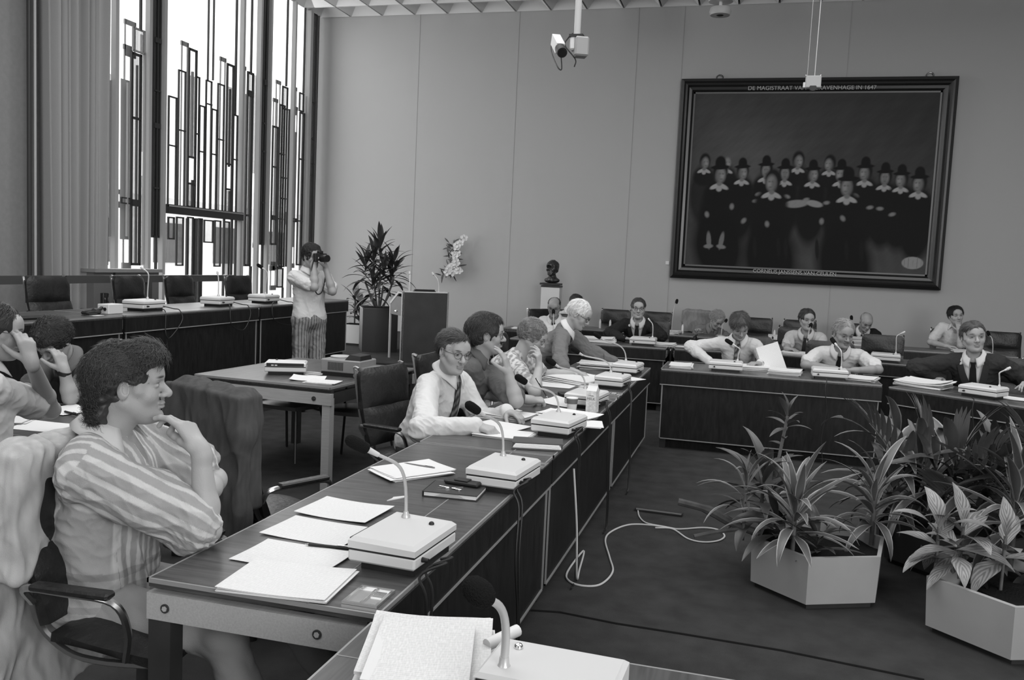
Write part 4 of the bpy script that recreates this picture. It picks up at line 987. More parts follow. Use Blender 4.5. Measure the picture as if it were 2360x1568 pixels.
MB().cyl(c0_, c0_+ax*.10, .042, .040, 18).build('lens_barrel', m_black, vc, True); MB().cyl(c0_+ax*.10, c0_+ax*.104, .030, n=18).build('lens', grey('lens_glass', .01, .08, .8), vc, True)
MB().tube(cat_path([c0_-ax*.25, c0_-ax*.24+Vector((-.03, 0, -.08)), c0_+Vector((-.02, 0, -.13)), c0_+Vector((.02, 0, -.16)), c0_+Vector((.01, 0, -.05))], 6), .005, 6).build('camera_lead', m_cable, vc, True)
MB().tube(cat_path([(.03, 0, .11), (-.01, .02, .08), (-.03, .01, .02), (.06, .0, -.09), (.055, .0, -.15)], 6), .005, 6).build('camera_lead', m_cable, vc, True)
hb = empty('suspended_box', tuple(on_y(1874, 190, 9.5)), 0, 'small grey box hung on two thin wires before the top of the painting frame', 'loudspeaker')
MB().box((0, 0, 0), (.15, .09, .12), bev=.008).build('case', grey('speaker_grey', .36, .5, bump=.3, bscale=200), hb); MB().box((-.085, 0, -.03), (.02, .07, .05)).build('bracket', m_mic, hb)
MB().cyl((0, -.03, -.065), (0, -.05, -.06), .035, n=14).build('lens', m_black, hb, True)
MB().cyl((.01, 0, .06), (.03, 0, ZC-hb.location.z), .004, n=6).build('wire', m_neck, hb); MB().cyl((-.06, 0, .06), (-.05, 0, ZC-hb.location.z), .002, n=6).build('wire', m_neck, hb)
for x in (-.07, .07): MB().lathe([(.001, 0), (.009, .005), (.009, .012), (.001, .018)], (x, 0, .062), 10).build('bracket_knob', m_chrome, hb, True)
cu = empty('ceiling_unit', tuple(on_y(1660, 27, 11.5)), 0, 'rounded pale lens unit hanging under the coffered ceiling above the painting', 'sensor')
MB().lathe([(.05, -.05), (.12, -.045), (.135, 0), (.12, .045), (.05, .05)], (0, 0, 0), 24).build('drum', grey('unit_pale', .36, .5), cu, True); MB().lathe([(.03, -.056), (.045, -.05)], (0, -.02, .0), 16).build('lens', m_black, cu)
MB().cyl((0, 0, .05), (0, 0, .14), .02).build('stem', m_mic, cu, True); MB().lathe([(.15, .12), (.155, .2), (.14, ZC-cu.location.z)], (0, 0, 0), 24).build('canopy', m_mic, cu, True)

# ------------------------------------------------------------------ plants
def leaf_mesh(name, L, w, curve, mat, seg=9, fold=.25, wave=0, tipw=.7, nw=2, twist=0, peak=.4):
    """leaf from the origin, growing along +Y then bending down; real surface with two halves and thickness"""
    P = []; n = 2*nw+1; UV = []
    for i in range(seg+1):
        t = i/seg; a = curve[0]+(curve[1]-curve[0])*t**1.3
        if i == 0: c = Vector((0, 0, 0))
        else: c = c+Vector((0, math.cos(a), math.sin(a)))*(L/seg)
        k = (t/peak)**.7 if t < peak else max(0, 1-((t-peak)/(1-peak))**(1/tipw if tipw else 1))**.8
        ww = w*max(k, .04)
        for j in range(n):
            s = (j-nw)/nw; tw = twist*t
            off = Vector((s*ww/2*math.cos(tw), -math.sin(a)*fold*abs(s)*ww/2, math.cos(a)*fold*abs(s)*ww/2+wave*math.sin(t*14+s)*abs(s)*w+math.sin(tw)*s*ww/2))
            P.append(c+off); UV.append((.5+s/2, t))
    F = [(i*n+j, i*n+j+1, (i+1)*n+j+1, (i+1)*n+j) for i in range(seg) for j in range(n-1)]
    me = bpy.data.meshes.new(name); me.from_pydata([tuple(p) for p in P], [], F); me.update()
    uv = me.uv_layers.new(name='UVMap')
    for l in me.loops: uv.data[l.index].uv = UV[l.vertex_index]
    me.materials.append(mat); me.shade_smooth(); return me
def leaf_mat(name, base, edge=None, ew=.12, spots=0, rough=.4):
    if name in MATS: return MATS[name]
    m, t, b = nt(name); N = t.nodes; L = t.links; b.inputs['Roughness'].default_value = rough
    uv = N.new('ShaderNodeUVMap'); sp = N.new('ShaderNodeSeparateXYZ'); L.new(uv.outputs[0], sp.inputs[0])
    s = N.new('ShaderNodeMath'); s.operation = 'SUBTRACT'; L.new(sp.outputs[0], s.inputs[0]); s.inputs[1].default_value = .5
    a = N.new('ShaderNodeMath'); a.operation = 'ABSOLUTE'; L.new(s.outputs[0], a.inputs[0])
    mix = N.new('ShaderNodeMix'); mix.data_type = 'RGBA'; mix.inputs['A'].default_value = (base*(2 if spots else 1),)*3+(1,); mix.inputs['B'].default_value = ((edge or base),)*3+(1,)
    if spots:
        w = N.new('ShaderNodeTexWave'); w.inputs['Scale'].default_value = 1.4; w.inputs['Distortion'].default_value = 3.5; w.inputs['Detail'].default_value = 3
        mp = N.new('ShaderNodeMapping'); L.new(uv.outputs[0], mp.inputs[0]); cb = N.new('ShaderNodeCombineXYZ')
        y2 = N.new('ShaderNodeMath'); y2.operation = 'MULTIPLY_ADD'; L.new(a.outputs[0], y2.inputs[0]); y2.inputs[1].default_value = -1.0; L.new(sp.outputs[1], y2.inputs[2])
        L.new(y2.outputs[0], cb.inputs[0]); L.new(s.outputs[0], cb.inputs[1]); w.inputs['Scale'].default_value = 1.7; L.new(cb.outputs[0], w.inputs[0])
        r = N.new('ShaderNodeMapRange'); r.inputs[1].default_value = .42; r.inputs[2].default_value = .6; L.new(w.outputs['Fac'], r.inputs[0])
        L.new(r.outputs[0], mix.inputs['Factor'])
    else:
        r = N.new('ShaderNodeMapRange'); r.inputs[1].default_value = .5-ew; r.inputs[2].default_value = .5-ew*.6; L.new(a.outputs[0], r.inputs[0]); L.new(r.outputs[0], mix.inputs['Factor'])
    L.new(mix.outputs['Result'], b.inputs['Base Color']); MATS[name] = m; return m
lm_dark = leaf_mat('dark_leaf', .042, .06, .1); lm_mid = leaf_mat('plain_leaf', .075, .10, .1); lm_str = leaf_mat('pale_edged_leaf', .095, .33, .13)
lm_spot = leaf_mat('pale_blotched_leaf', .07, .27, spots=1); lm_palm = leaf_mat('palm_leaf', .13, .17, .1)
m_stem = grey('plant_stem', .10, .7, nz=.3, nscale=20); m_bark = grey('drift_bark', .05, .9, nz=.4, nscale=15)
LEAF = {}
def leafobj(me, parent, p, yaw, pitch, roll=0, s=1, name='leaf'):
    o = bpy.data.objects.new(name, me); COL.objects.link(o); o.parent = parent
    o.location = p; o.rotation_euler = Euler((pitch, roll, yaw), 'XYZ'); o.scale = (s, s, s); return o
def rosette(parent, c, n, meshes, rnd, pitch=(.2, 1.2), s=(.7, 1.1), h=.1, name='leaf'):
    ga = 2.39996
    for i in range(n):
        t = i/max(n-1, 1); leafobj(rnd.choice(meshes), parent, (c[0], c[1], c[2]+h*t), i*ga+rnd.uniform(-.2, .2), pitch[0]+(pitch[1]-pitch[0])*t+rnd.uniform(-.12, .12), rnd.uniform(-.2, .2), rnd.uniform(*s), name)
lf_str = [leaf_mesh('leaf_pale_edge', .40, .060, (.25, -.9), lm_str), leaf_mesh('leaf_pale_edge', .36, .056, (.15, -.4), lm_str), leaf_mesh('leaf_pale_edge', .34, .054, (.1, -1.6), lm_str)]
lf_drk = [leaf_mesh('leaf_dark', .28, .05, (.2, -.8), lm_dark), leaf_mesh('leaf_dark', .24, .045, (.1, -.3), lm_dark)]
lf_mid = [leaf_mesh('leaf_plain', .26, .075, (.2, -1.0), lm_mid, wave=.04), leaf_mesh('leaf_plain', .30, .06, (.3, -.7), lm_mid)]
lf_spt = [leaf_mesh('leaf_blotched', .25, .10, (.15, -1.0), lm_spot, tipw=.9, fold=.15, peak=.45), leaf_mesh('leaf_blotched', .22, .09, (.1, -.6), lm_spot, tipw=.9, fold=.15, peak=.45)]
lf_sml = [leaf_mesh('leaf_small', .09, .03, (.2, -.5), lm_mid)]
# fronds: leaflets each an object of its own on one rib
lf_let = [leaf_mesh('leaflet', .31, .036, (.1, -.35), lm_palm, seg=6, nw=1, fold=.3), leaf_mesh('leaflet', .26, .032, (.1, -.2), lm_palm, seg=6, nw=1, fold=.3)]
def frond(parent, a, d, L, n, droop, rnd, s=1, spread=1.0, thin=1):
    a = Vector(a); d = Vector(d).normalized(); pts = bez(a, a+d*L*.4, a+d*L*.8+Vector((0, 0, -.05)), a+d*L+Vector((0, 0, -droop)), 12)
    rib = MB().tube(pts, .004, 5).build('rib', m_stem, parent, True)
    for i in range(n):
        t = .45+.55*i/(n-1); k = min(int(t*12), 11); p = pts[k].lerp(pts[k+1], t*12-k); dd = (pts[k+1]-pts[k]).normalized()
        for sd in ((-1, 1) if i < n-1 else (1,)):
            yaw = math.atan2(-dd.x, dd.y)+sd*(-spread*(1-.55*(i/(n-1)))); leafobj(rnd.choice(lf_let), rib, p, yaw, math.asin(max(-1, min(1, dd.z)))*.8+.15, sd*.3, s*(.7+.5*math.sin(PI*(i+1)/(n+1)))*thin, 'leaflet')
def planter(name, loc, rz, label, R=.36, h=.275, poly=None):
    t = empty(name, loc, rz, label, 'planter'); pts = poly or [(R*math.cos(PI/8+k*PI/4), R*math.sin(PI/8+k*PI/4)) for k in range(8)]
    n = len(pts); m = MB(); q = [(x*.94, y*.94) for x, y in pts]; b = [(x*.97, y*.97) for x, y in pts]
    P = [(x, y, .03) for x, y in b]+[(x, y, h) for x, y in pts]+[(x, y, h) for x, y in q]+[(x, y, h-.12) for x, y in q]
    F = [(i+k*n, (i+1) % n+k*n, (i+1) % n+(k+1)*n, i+(k+1)*n) for k in range(3) for i in range(n)]; F.append(tuple(range(n-1, -1, -1)))
    m.add(P, F); m.build('shell', m_pot, t); MB().prism([(x*.93, y*.93) for x, y in b], 0, .03).build('plinth', m_leg, t)
    MB().grid(14, 14, lambda u, v: ((lambda x, y: (x, y, h-.05+.012*math.sin(17*x+3)*math.cos(21*y)))(*sq(u, v, q)))).build('soil', m_soil, t, True, ang=180)
    return t
def sq(u, v, q):
    a = (u-.5)*2; b = (v-.5)*2; r = max(abs(a), abs(b)); th_ = math.atan2(b, a); R0 = min(math.hypot(*p) for p in q)*.93; return (r*R0*math.cos(th_), r*R0*math.sin(th_))
# elongated faceted tubs; footprints read off on the carpet
def foot(pxs): return [tuple(on_z(px, py, 0)[:2]) for px, py in pxs]
A_ = foot([(1724, 1352), (1855, 1410), (2020, 1405)]); c1 = (.42, 4.86)
def octa(c, fr, k=1): return [(x-c[0], y-c[1]) for x, y in fr]
polyA = [(A_[0][0]-c1[0], A_[0][1]-c1[1]), (A_[1][0]-c1[0], A_[1][1]-c1[1]), (A_[2][0]-c1[0], A_[2][1]-c1[1])]; polyA = polyA+[(-x, -y) for x, y in polyA]
p1 = planter('planter_tub', (c1[0], c1[1], 0), 0, 'grey faceted planter tub in the aisle, the nearer to the picture centre', poly=polyA, h=.27)
B_ = foot([(2124, 1455), (2326, 1540), (2480, 1538)]); c2 = (1.36, 4.56)
polyB = [(x-c2[0], y-c2[1]) for x, y in B_]; polyB = polyB+[(-x, -y) for x, y in polyB]
p2 = planter('planter_tub', (c2[0], c2[1], 0), 0, 'grey faceted planter tub cut by the right picture edge', poly=polyB, h=.27)
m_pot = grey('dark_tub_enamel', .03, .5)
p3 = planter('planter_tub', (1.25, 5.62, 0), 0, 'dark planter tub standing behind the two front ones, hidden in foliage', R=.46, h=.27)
rn = random.Random(21)
def plant(name, loc, label): return empty(name, loc, 0, label, 'plant')
d1 = plant('striped_dracaena', (.28, 4.66, .22), 'pale edged long leaved plant at the front of the nearer planter')
rosette(d1, (0, 0, .08), 34, lf_str, rn, (-.1, 1.35), (.8, 1.15), .16); MB().cyl((0, 0, 0), (0, 0, .2), .012).build('stem', m_stem, d1, True)
d1b = plant('striped_dracaena', (.70, 5.0, .22), 'pale edged plant at the right rear of the nearer planter')
rosette(d1b, (0, 0, .1), 28, lf_str, rn, (0, 1.3), (.7, 1.05), .2); MB().cyl((0, 0, 0), (0, 0, .28), .012).build('stem', m_stem, d1b, True)
d2 = plant('broad_leaved_plant', (.12, 4.95, .22), 'dark broad leaved plant at the left rear of the nearer planter')
rosette(d2, (.05, .05, .1), 14, lf_drk, rn, (-.3, .8), (.9, 1.3), .15); rosette(d2, (0, 0, .1), 18, lf_mid, rn, (-.2, 1.1), (.8, 1.3), .25); MB().cyl((0, 0, 0), (0, 0, .32), .01).build('stem', m_stem, d2, True)
q_ = on_y(1815, 960, 5.05)
d3 = plant('tall_stemmed_plant', (q_[0]-.04, 5.05, .22), 'thin upright stem with a few small leaves at its top, rising from the nearer planter')
MB().tube(cat_path([(0, 0, 0), (0, 0, .3), (.03, 0, q_[2]-.30), (.04, 0, q_[2]-.22)], 5), .009, 6, rs=None).build('stem', m_stem, d3, True)
rosette(d3, (.04, 0, q_[2]-.30), 12, [leaf_mesh('leaf_small', .17, .04, (.2, -.6), lm_mid)], rn, (-.1, 1.35), (.6, 1.0), .1); rosette(d3, (.03, 0, q_[2]-.5), 5, lf_sml, rn, (.0, .4), (.9, 1.3), .15)
d4 = plant('blotched_plant', (1.05, 4.55, .22), 'plant with broad pale blotched leaves at the front of the right planter')
for k, (x, y) in enumerate(((-.12, -.02), (.0, .05), (.16, -.05))): rosette(d4, (x, y, .12), 9, lf_spt, rn, (-.3, 1.25), (.8, 1.15), .14)
rosette(d4, (-.05, -.08, .10), 10, lf_spt, rn, (-.5, .5), (.8, 1.1), .1)
for (x, y) in ((-.12, -.02), (.0, .05), (.16, -.05)): MB().cyl((x, y, 0), (x, y, .26), .008).build('stem', m_stem, d4, True)
d5 = plant('striped_dracaena', (1.34, 4.86, .22), 'pale edged plant in the middle of the right planter')
rosette(d5, (0, 0, .18), 32, lf_str, rn, (.0, 1.35), (.8, 1.2), .22); MB().cyl((0, 0, 0), (0, 0, .4), .013).build('stem', m_stem, d5, True)
d6 = plant('feather_palm', (1.05, 5.45, .22), 'feather palm with broad fan of leaflets above the planters, left of the right edge')
def up(px, py, y): return Vector(on_y(px, py, y))
frs = [((1985, 950), 5.35), ((2120, 960), 5.4), ((2240, 990), 5.3), ((2330, 1010), 5.2), ((2210, 1110), 5.0), ((2350, 1090), 5.1)]
for (pt, y) in frs:
    e_ = up(pt[0], pt[1], y)-Vector((1.05, 5.45, .22)); st = Vector((rn.uniform(-.05, .05), rn.uniform(-.05, .05), .05)); L_ = (e_-st).length
    frond(d6, st, (e_-st)+Vector((0, 0, .12)), L_, 9, .10, rn, 1.0)
d7 = plant('feather_palm', (1.62, 5.25, .22), 'feather palm with thin drooping leaflets at the right picture edge')
for (pt, y) in (((2350, 960), 5.0), ((2300, 1060), 4.9), ((2400, 1020), 4.9), ((2180, 1050), 4.9)):
    e_ = up(pt[0], pt[1], y)-Vector((1.62, 5.25, .22)); frond(d7, (0, 0, .05), e_+Vector((0, 0, .14)), e_.length, 8, .12, rn, .8, thin=.85)
d8 = plant('heart_leaved_plant', (.95, 5.7, .22), 'single heart shaped leaf drooping on a long thin stem behind the nearer planter')
e_ = up(1945, 965, 5.6)-Vector((.95, 5.7, .22)); MB().tube(bez((0, 0, 0), (0, 0, e_.z*.6), (e_.x*.6, e_.y*.6, e_.z*.95), e_, 10), .005, 5).build('stem', m_stem, d8, True)
leafobj(leaf_mesh('leaf_heart', .15, .13, (-.1, -1.0), lm_mid, peak=.25, fold=.2), d8, e_, R_(70), .1)
d9 = plant('bushy_plant', (.86, 5.55, .22), 'dense dark bush filling the hidden planter behind')
for k in range(12): rosette(d9, (rn.uniform(-.1, .45), rn.uniform(-.3, .2), .02+.026*k), 10, lf_drk+lf_mid+lf_str[:1], rn, (-.4, 1.1), (.9, 1.4), .15)
d10 = plant('bushy_plant', (1.5, 5.55, .22), 'dense dark bush behind the right planter')
for k in range(12): rosette(d10, (rn.uniform(-.25, .45), rn.uniform(-.4, .2), .04+.028*k), 10, lf_drk+lf_mid+lf_str[:1], rn, (-.4, 1.1), (.9, 1.4), .15)
rosette(d1, (.12, .0, .02), 10, lf_drk, rn, (-.2, .9), (.7, 1.0), .08, 'leaf'); rosette(d1, (-.08, .12, .04), 10, lf_drk+lf_mid, rn, (-.2, .9), (.7, 1.1), .1); rosette(d5, (-.12, -.15, .02), 12, lf_drk+lf_mid, rn, (-.2, .9), (.7, 1.1), .1); rosette(d5, (.1, -.1, .02), 12, lf_drk, rn, (-.2, .9), (.7, 1.1), .1)
d11 = plant('pointed_plant', (.05, 4.75, .22), 'plant with long narrow leaves hanging over the left side of the nearer planter')
lf_nar = [leaf_mesh('leaf_narrow', .34, .028, (.5, -.9), lm_str), leaf_mesh('leaf_narrow', .28, .024, (.3, -.6), lm_mid)]
rosette(d11, (-.02, .05, .14), 16, lf_nar, rn, (.0, 1.2), (.7, 1.05), .2); MB().cyl((-.02, .05, 0), (-.02, .05, .3), .01).build('stem', m_stem, d11, True)
dw = empty('driftwood', (-.02, 4.86, .26), 0, 'forked piece of driftwood reaching over the left rim of the nearer planter', 'wood')
MB().tube(cat_path([(.14, -.04, .0), (.0, -.05, .04), (-.14, -.05, .10), (-.30, -.06, .13)], 5), .02, 8, rs=[.022]*6+[.026]*5+[.02]*5).build('branch', m_bark, dw, True)
MB().tube(cat_path([(.05, -.05, .02), (-.08, -.10, .0), (-.20, -.14, -.03)], 5), .012, 7).build('branch', m_bark, dw, True)
d12 = plant('blotched_plant', (1.62, 4.38, .22), 'pale blotched leaves close to the right picture edge')
rosette(d12, (0, 0, .08), 12, lf_spt, rn, (-.3, 1.1), (.8, 1.1), .15); MB().cyl((0, 0, 0), (0, 0, .2), .008).build('stem', m_stem, d12, True)
# tall plant in the dark box by the lectern, second pot beside it
bxp = empty('planter_box', (-5.02, 11.35, .34), R_(30), 'square dark planter box between the raised desk and the lectern', 'planter')
MB().b2(-.24, .24, -.24, .24, 0, .60).build('shell', grey('dark_planter', .018, .5), bxp); MB().b2(-.245, .245, -.245, .245, .585, .60).build('rim', m_leg, bxp); MB().b2(-.22, .22, -.22, .22, .59, .606).build('soil', m_soil, bxp)
tp = plant('tall_corn_plant', (-5.02, 11.35, .94), 'tall dark corn plant with many long leaves by the lectern')
lf_corn = [leaf_mesh('leaf_long', .38, .075, (.2, -.7), lm_dark), leaf_mesh('leaf_long', .34, .07, (.1, -.3), lm_dark)]
for (x, y, hh, n) in ((0, 0, .62, 26), (-.24, .05, .34, 24), (.22, -.02, .40, 24), (-.05, -.12, .14, 22), (.12, .1, .2, 18), (-.1, 0, .45, 18), (.1, -.1, .30, 18)):
    MB().tube([(x*.3, y*.3, 0), (x, y, hh)], .014, 6).build('stem', m_stem, tp, True); rosette(tp, (x, y, hh), n, lf_corn, rn, (-.4, 1.35), (.7, 1.05), .26)
wp = empty('planter_pot', (-5.62, 11.85, .34), 0, 'white square pot beside the raised desk, left of the dark planter box', 'planter')
MB().b2(-.16, .16, -.16, .16, 0.03, .30).build('shell', m_white, wp); MB().b2(-.15, .15, -.15, .15, 0, .03).build('plinth', m_leg, wp); MB().b2(-.14, .14, -.14, .14, .29, .304).build('soil', m_soil, wp)
wpl = plant('leafy_pot_plant', (-5.62, 11.85, .64), 'bushy plant with mottled leaves in the white pot')
for k in range(4): rosette(wpl, (rn.uniform(-.1, .12), 0, .1*k), 9, lf_spt+lf_drk, rn, (-.2, 1.2), (.9, 1.3), .1)
MB().cyl((0, 0, 0), (0, 0, .4), .012).build('stem', m_stem, wpl, True)
# wall bouquet
fb_ = empty('wall_bouquet', tuple(on_y(1048, 600, 14.38)), 0, 'spray of pale flowers and leaves fixed to the back wall', 'bouquet')
MB().lathe([(.03, 0), (.05, .05), (.045, .1)], (0, .04, -.1), 12).build('wall_vase', m_dark, fb_, True)
m_fl = grey('pale_petal', .62, .7)
fm = MB()
for k in range(10):
    a = k*2.4; r = .012+.0035*k; fm.lathe([(.003, 0), (.022, .008), (.026, .016), (.002, .012)], (r*math.cos(a), r*math.sin(a), .004*k), 7)
fl0 = None
for (px, py) in ((1072, 549), (1063, 562), (1057, 566), (1054, 572), (1050, 586), (1057, 588), (1052, 598), (1054, 607), (1050, 612), (1044, 614), (1038, 618), (1036, 622), (1045, 628), (1062, 622), (1058, 626), (1034, 630)):
    v = on_y(px, py, 14.30)-np.array(fb_.location); o = fm.build('flower', m_fl, fb_) if fl0 is None else dup(fl0, parent=fb_); fl0 = fl0 or o
    o.location = v; o.rotation_euler = (R_(80)+rn.uniform(-.5, .5), rn.uniform(-.5, .5), 0); o.scale = (1.1,)*3
for k in range(60):
    t = rn.random(); px = 1045+rn.uniform(-12, 14)+(-16 if t > .75 else 0)*rn.random()*1.5; py = 560+t*75
    v = on_y(px, py, 14.34)-np.array(fb_.location); leafobj(lf_drk[k % 2], fb_, v, rn.uniform(-.5, .5), PI/2+rn.uniform(-.4, .4), rn.uniform(-PI, PI), .55)
MB().tube(cat_path([(0, 0, -.05), (.03, -.04, .1), (.08, -.05, .28), (.15, -.04, .40)], 5), .004, 5).build('stem', m_stem, fb_)
# ------------------------------------------------------------------ people: distance fields turned into one continuous surface
def V3(*a): return np.array(a, dtype=float)
def nrm(v): v = np.asarray(v, float); return v/max(np.linalg.norm(v), 1e-9)
class CP:
    def __init__(s, a, b, r1, r2): s.a, s.b, s.r1, s.r2 = np.asarray(a, float), np.asarray(b, float), r1, r2
    def bb(s): r = max(s.r1, s.r2); return np.minimum(s.a, s.b)-r, np.maximum(s.a, s.b)+r
    def d(s, X, Y, Z):
        ba = s.b-s.a; L = max(ba@ba, 1e-12); px, py, pz = X-s.a[0], Y-s.a[1], Z-s.a[2]
        t = np.clip((px*ba[0]+py*ba[1]+pz*ba[2])/L, 0, 1)
        return np.sqrt((px-t*ba[0])**2+(py-t*ba[1])**2+(pz-t*ba[2])**2)-(s.r1+(s.r2-s.r1)*t)
class EL:
    def __init__(s, c, r, R=None): s.c, s.r, s.R = np.asarray(c, float), np.asarray(r, float)*np.ones(3), (np.eye(3) if R is None else R)
    def bb(s): e = np.sqrt(((s.R*s.r)**2).sum(1)); return s.c-e, s.c+e
    def d(s, X, Y, Z):
        p = (X-s.c[0], Y-s.c[1], Z-s.c[2]); q = [s.R[0, i]*p[0]+s.R[1, i]*p[1]+s.R[2, i]*p[2] for i in range(3)]
        k0 = np.sqrt(sum((q[i]/s.r[i])**2 for i in range(3))); k1 = np.sqrt(sum((q[i]/s.r[i]**2)**2 for i in range(3)))
        return k0*(k0-1)/np.maximum(k1, 1e-6)
class BX:
    def __init__(s, c, h, R=None, rnd=0): s.c, s.h, s.R, s.rnd = np.asarray(c, float), np.asarray(h, float), (np.eye(3) if R is None else R), rnd
    def bb(s): e = (np.abs(s.R)*s.h).sum(1)+s.rnd; return s.c-e, s.c+e
    def d(s, X, Y, Z):
        p = (X-s.c[0], Y-s.c[1], Z-s.c[2]); q = [np.abs(s.R[0, i]*p[0]+s.R[1, i]*p[1]+s.R[2, i]*p[2])-s.h[i] for i in range(3)]
        o = np.sqrt(sum(np.maximum(a, 0)**2 for a in q)); return o+np.minimum(np.maximum(np.maximum(q[0], q[1]), q[2]), 0)-s.rnd
class FN:
    def __init__(s, f, lo, hi): s.f, s.lo, s.hi = f, lo, hi
    def bb(s): return s.lo, s.hi
    def d(s, X, Y, Z): return s.f(X, Y, Z)
def smin(a, b, k): h = np.maximum(k-np.abs(a-b), 0)/k; return np.minimum(a, b)-h*h*k*.25
def sdf_eval(ops, P):
    X, Y, Z = P[..., 0], P[..., 1], P[..., 2]; a = np.full(X.shape, .5)
    for (op, p, k) in ops:
        d = p.d(X, Y, Z); a = smin(a, d, k) if op == '+' else -smin(-a, d, k)
    return a
def sdf_mesh(ops, h):
    lo = np.min([p.bb()[0] for o, p, k in ops if o == '+'], 0)-3*h; hi = np.max([p.bb()[1] for o, p, k in ops if o == '+'], 0)+3*h
    n = np.ceil((hi-lo)/h).astype(int)+1; ax = [lo[i]+h*np.arange(n[i]) for i in range(3)]
    A = np.full(n, .08, dtype=np.float32)
    for (op, p, k) in ops:
        b0, b1 = p.bb(); m = k+2.5*h; sl = []
        for i in range(3):
            i0 = max(int(math.floor((b0[i]-m-lo[i])/h)), 0); i1 = min(int(math.ceil((b1[i]+m-lo[i])/h))+1, n[i]); sl.append(slice(i0, max(i1, i0)))
        sl = tuple(sl)
        if any(s.stop <= s.start for s in sl): continue
        d = p.d(ax[0][sl[0]][:, None, None], ax[1][sl[1]][None, :, None], ax[2][sl[2]][None, None, :]).astype(np.float32)
        A[sl] = smin(A[sl], d, k) if op == '+' else -smin(-A[sl], d, k)
    I = A < 0; c = np.zeros(np.array(I.shape)-1, np.uint8)
    for dx in (0, 1):
        for dy in (0, 1):
            for dz in (0, 1): c += I[dx:I.shape[0]-1+dx, dy:I.shape[1]-1+dy, dz:I.shape[2]-1+dz]
    idx = np.argwhere((c > 0) & (c < 8)); vid = np.full(c.shape, -1, np.int32); vid[tuple(idx.T)] = np.arange(len(idx))
    acc = np.zeros((len(idx), 3)); cnt = np.zeros(len(idx)); cor = [(x, y, z) for x in (0, 1) for y in (0, 1) for z in (0, 1)]
    val = {q: A[idx[:, 0]+q[0], idx[:, 1]+q[1], idx[:, 2]+q[2]] for q in cor}
    for q in cor:
        for i in range(3):
            if q[i] == 0:
                w = list(q); w[i] = 1; a, b = val[q], val[tuple(w)]; m = (a < 0) != (b < 0); t = np.where(m, a/np.where(m, a-b, 1), 0)
                e = np.array(q, float)[None, :]*m[:, None]; e[:, i] += t*m; acc += e; cnt += m
    V = lo+h*(idx+acc/cnt[:, None]); Q = []
    for i in range(3):
        s0 = [slice(0, None)]*3; s1 = [slice(0, None)]*3; s0[i] = slice(0, -1); s1[i] = slice(1, None)
        E = I[tuple(s0)] != I[tuple(s1)]; e = np.argwhere(E); j, k = (i+1) % 3, (i+2) % 3
        e = e[(e[:, j] > 0) & (e[:, k] > 0) & (e[:, j] < c.shape[j]) & (e[:, k] < c.shape[k])]
        def cell(dj, dk): q = e.copy(); q[:, j] -= dj; q[:, k] -= dk; return vid[tuple(q.T)]
        q4 = np.stack([cell(1, 1), cell(0, 1), cell(0, 0), cell(1, 0)], -1); ins = I[tuple(e.T)]
        q4[~ins] = q4[~ins][:, ::-1]; Q.append(q4)
    Q = np.concatenate(Q); Q = Q[(Q >= 0).all(1)]
    return V, Q
def vnormals(V, Q):
    n = np.cross(V[Q[:, 2]]-V[Q[:, 0]], V[Q[:, 3]]-V[Q[:, 1]]); N = np.zeros_like(V)
    for i in range(4): np.add.at(N, Q[:, i], n)
    return N/np.maximum(np.linalg.norm(N, axis=1), 1e-9)[:, None]
def nz(P, f, seed=0, n=6, st=(1, 1, 1)):
    r = np.random.RandomState(seed); o = 0
    for i in range(n):
        a = nrm(r.randn(3))*np.array(st)*f*r.uniform(.6, 1.5); o = o+np.sin(P@a+r.uniform(0, 6.3)+.9*np.sin(P@(a[[1, 2, 0]]*.7)+i))
    return o/n*1.6
def smesh(name, V, Q, mat, parent, col=None, smooth=True):
    me = bpy.data.meshes.new(name); fill_mesh(me, V-np.array(parent.location) if parent else V, Q)
    if col is not None: set_col(me, col)
    me.materials.append(mat)
    if smooth: me.shade_smooth()
    o = bpy.data.objects.new(name, me); COL.objects.link(o)
    if parent: o.parent = parent
    return o
def Rw(yaw, pitch=0, roll=0):
    m = Matrix.Rotation(R_(yaw), 3, 'Z') @ Matrix.Rotation(R_(pitch), 3, 'X') @ Matrix.Rotation(R_(roll), 3, 'Y'); return np.array(m)
m_skin = attr_mat('skin', .52, .35, bump=.12, bscale=220)
m_cloth = attr_mat('woven_cloth', .85, .2, bump=.25, bscale=420)
m_hairm = attr_mat('hair', .5, .45)
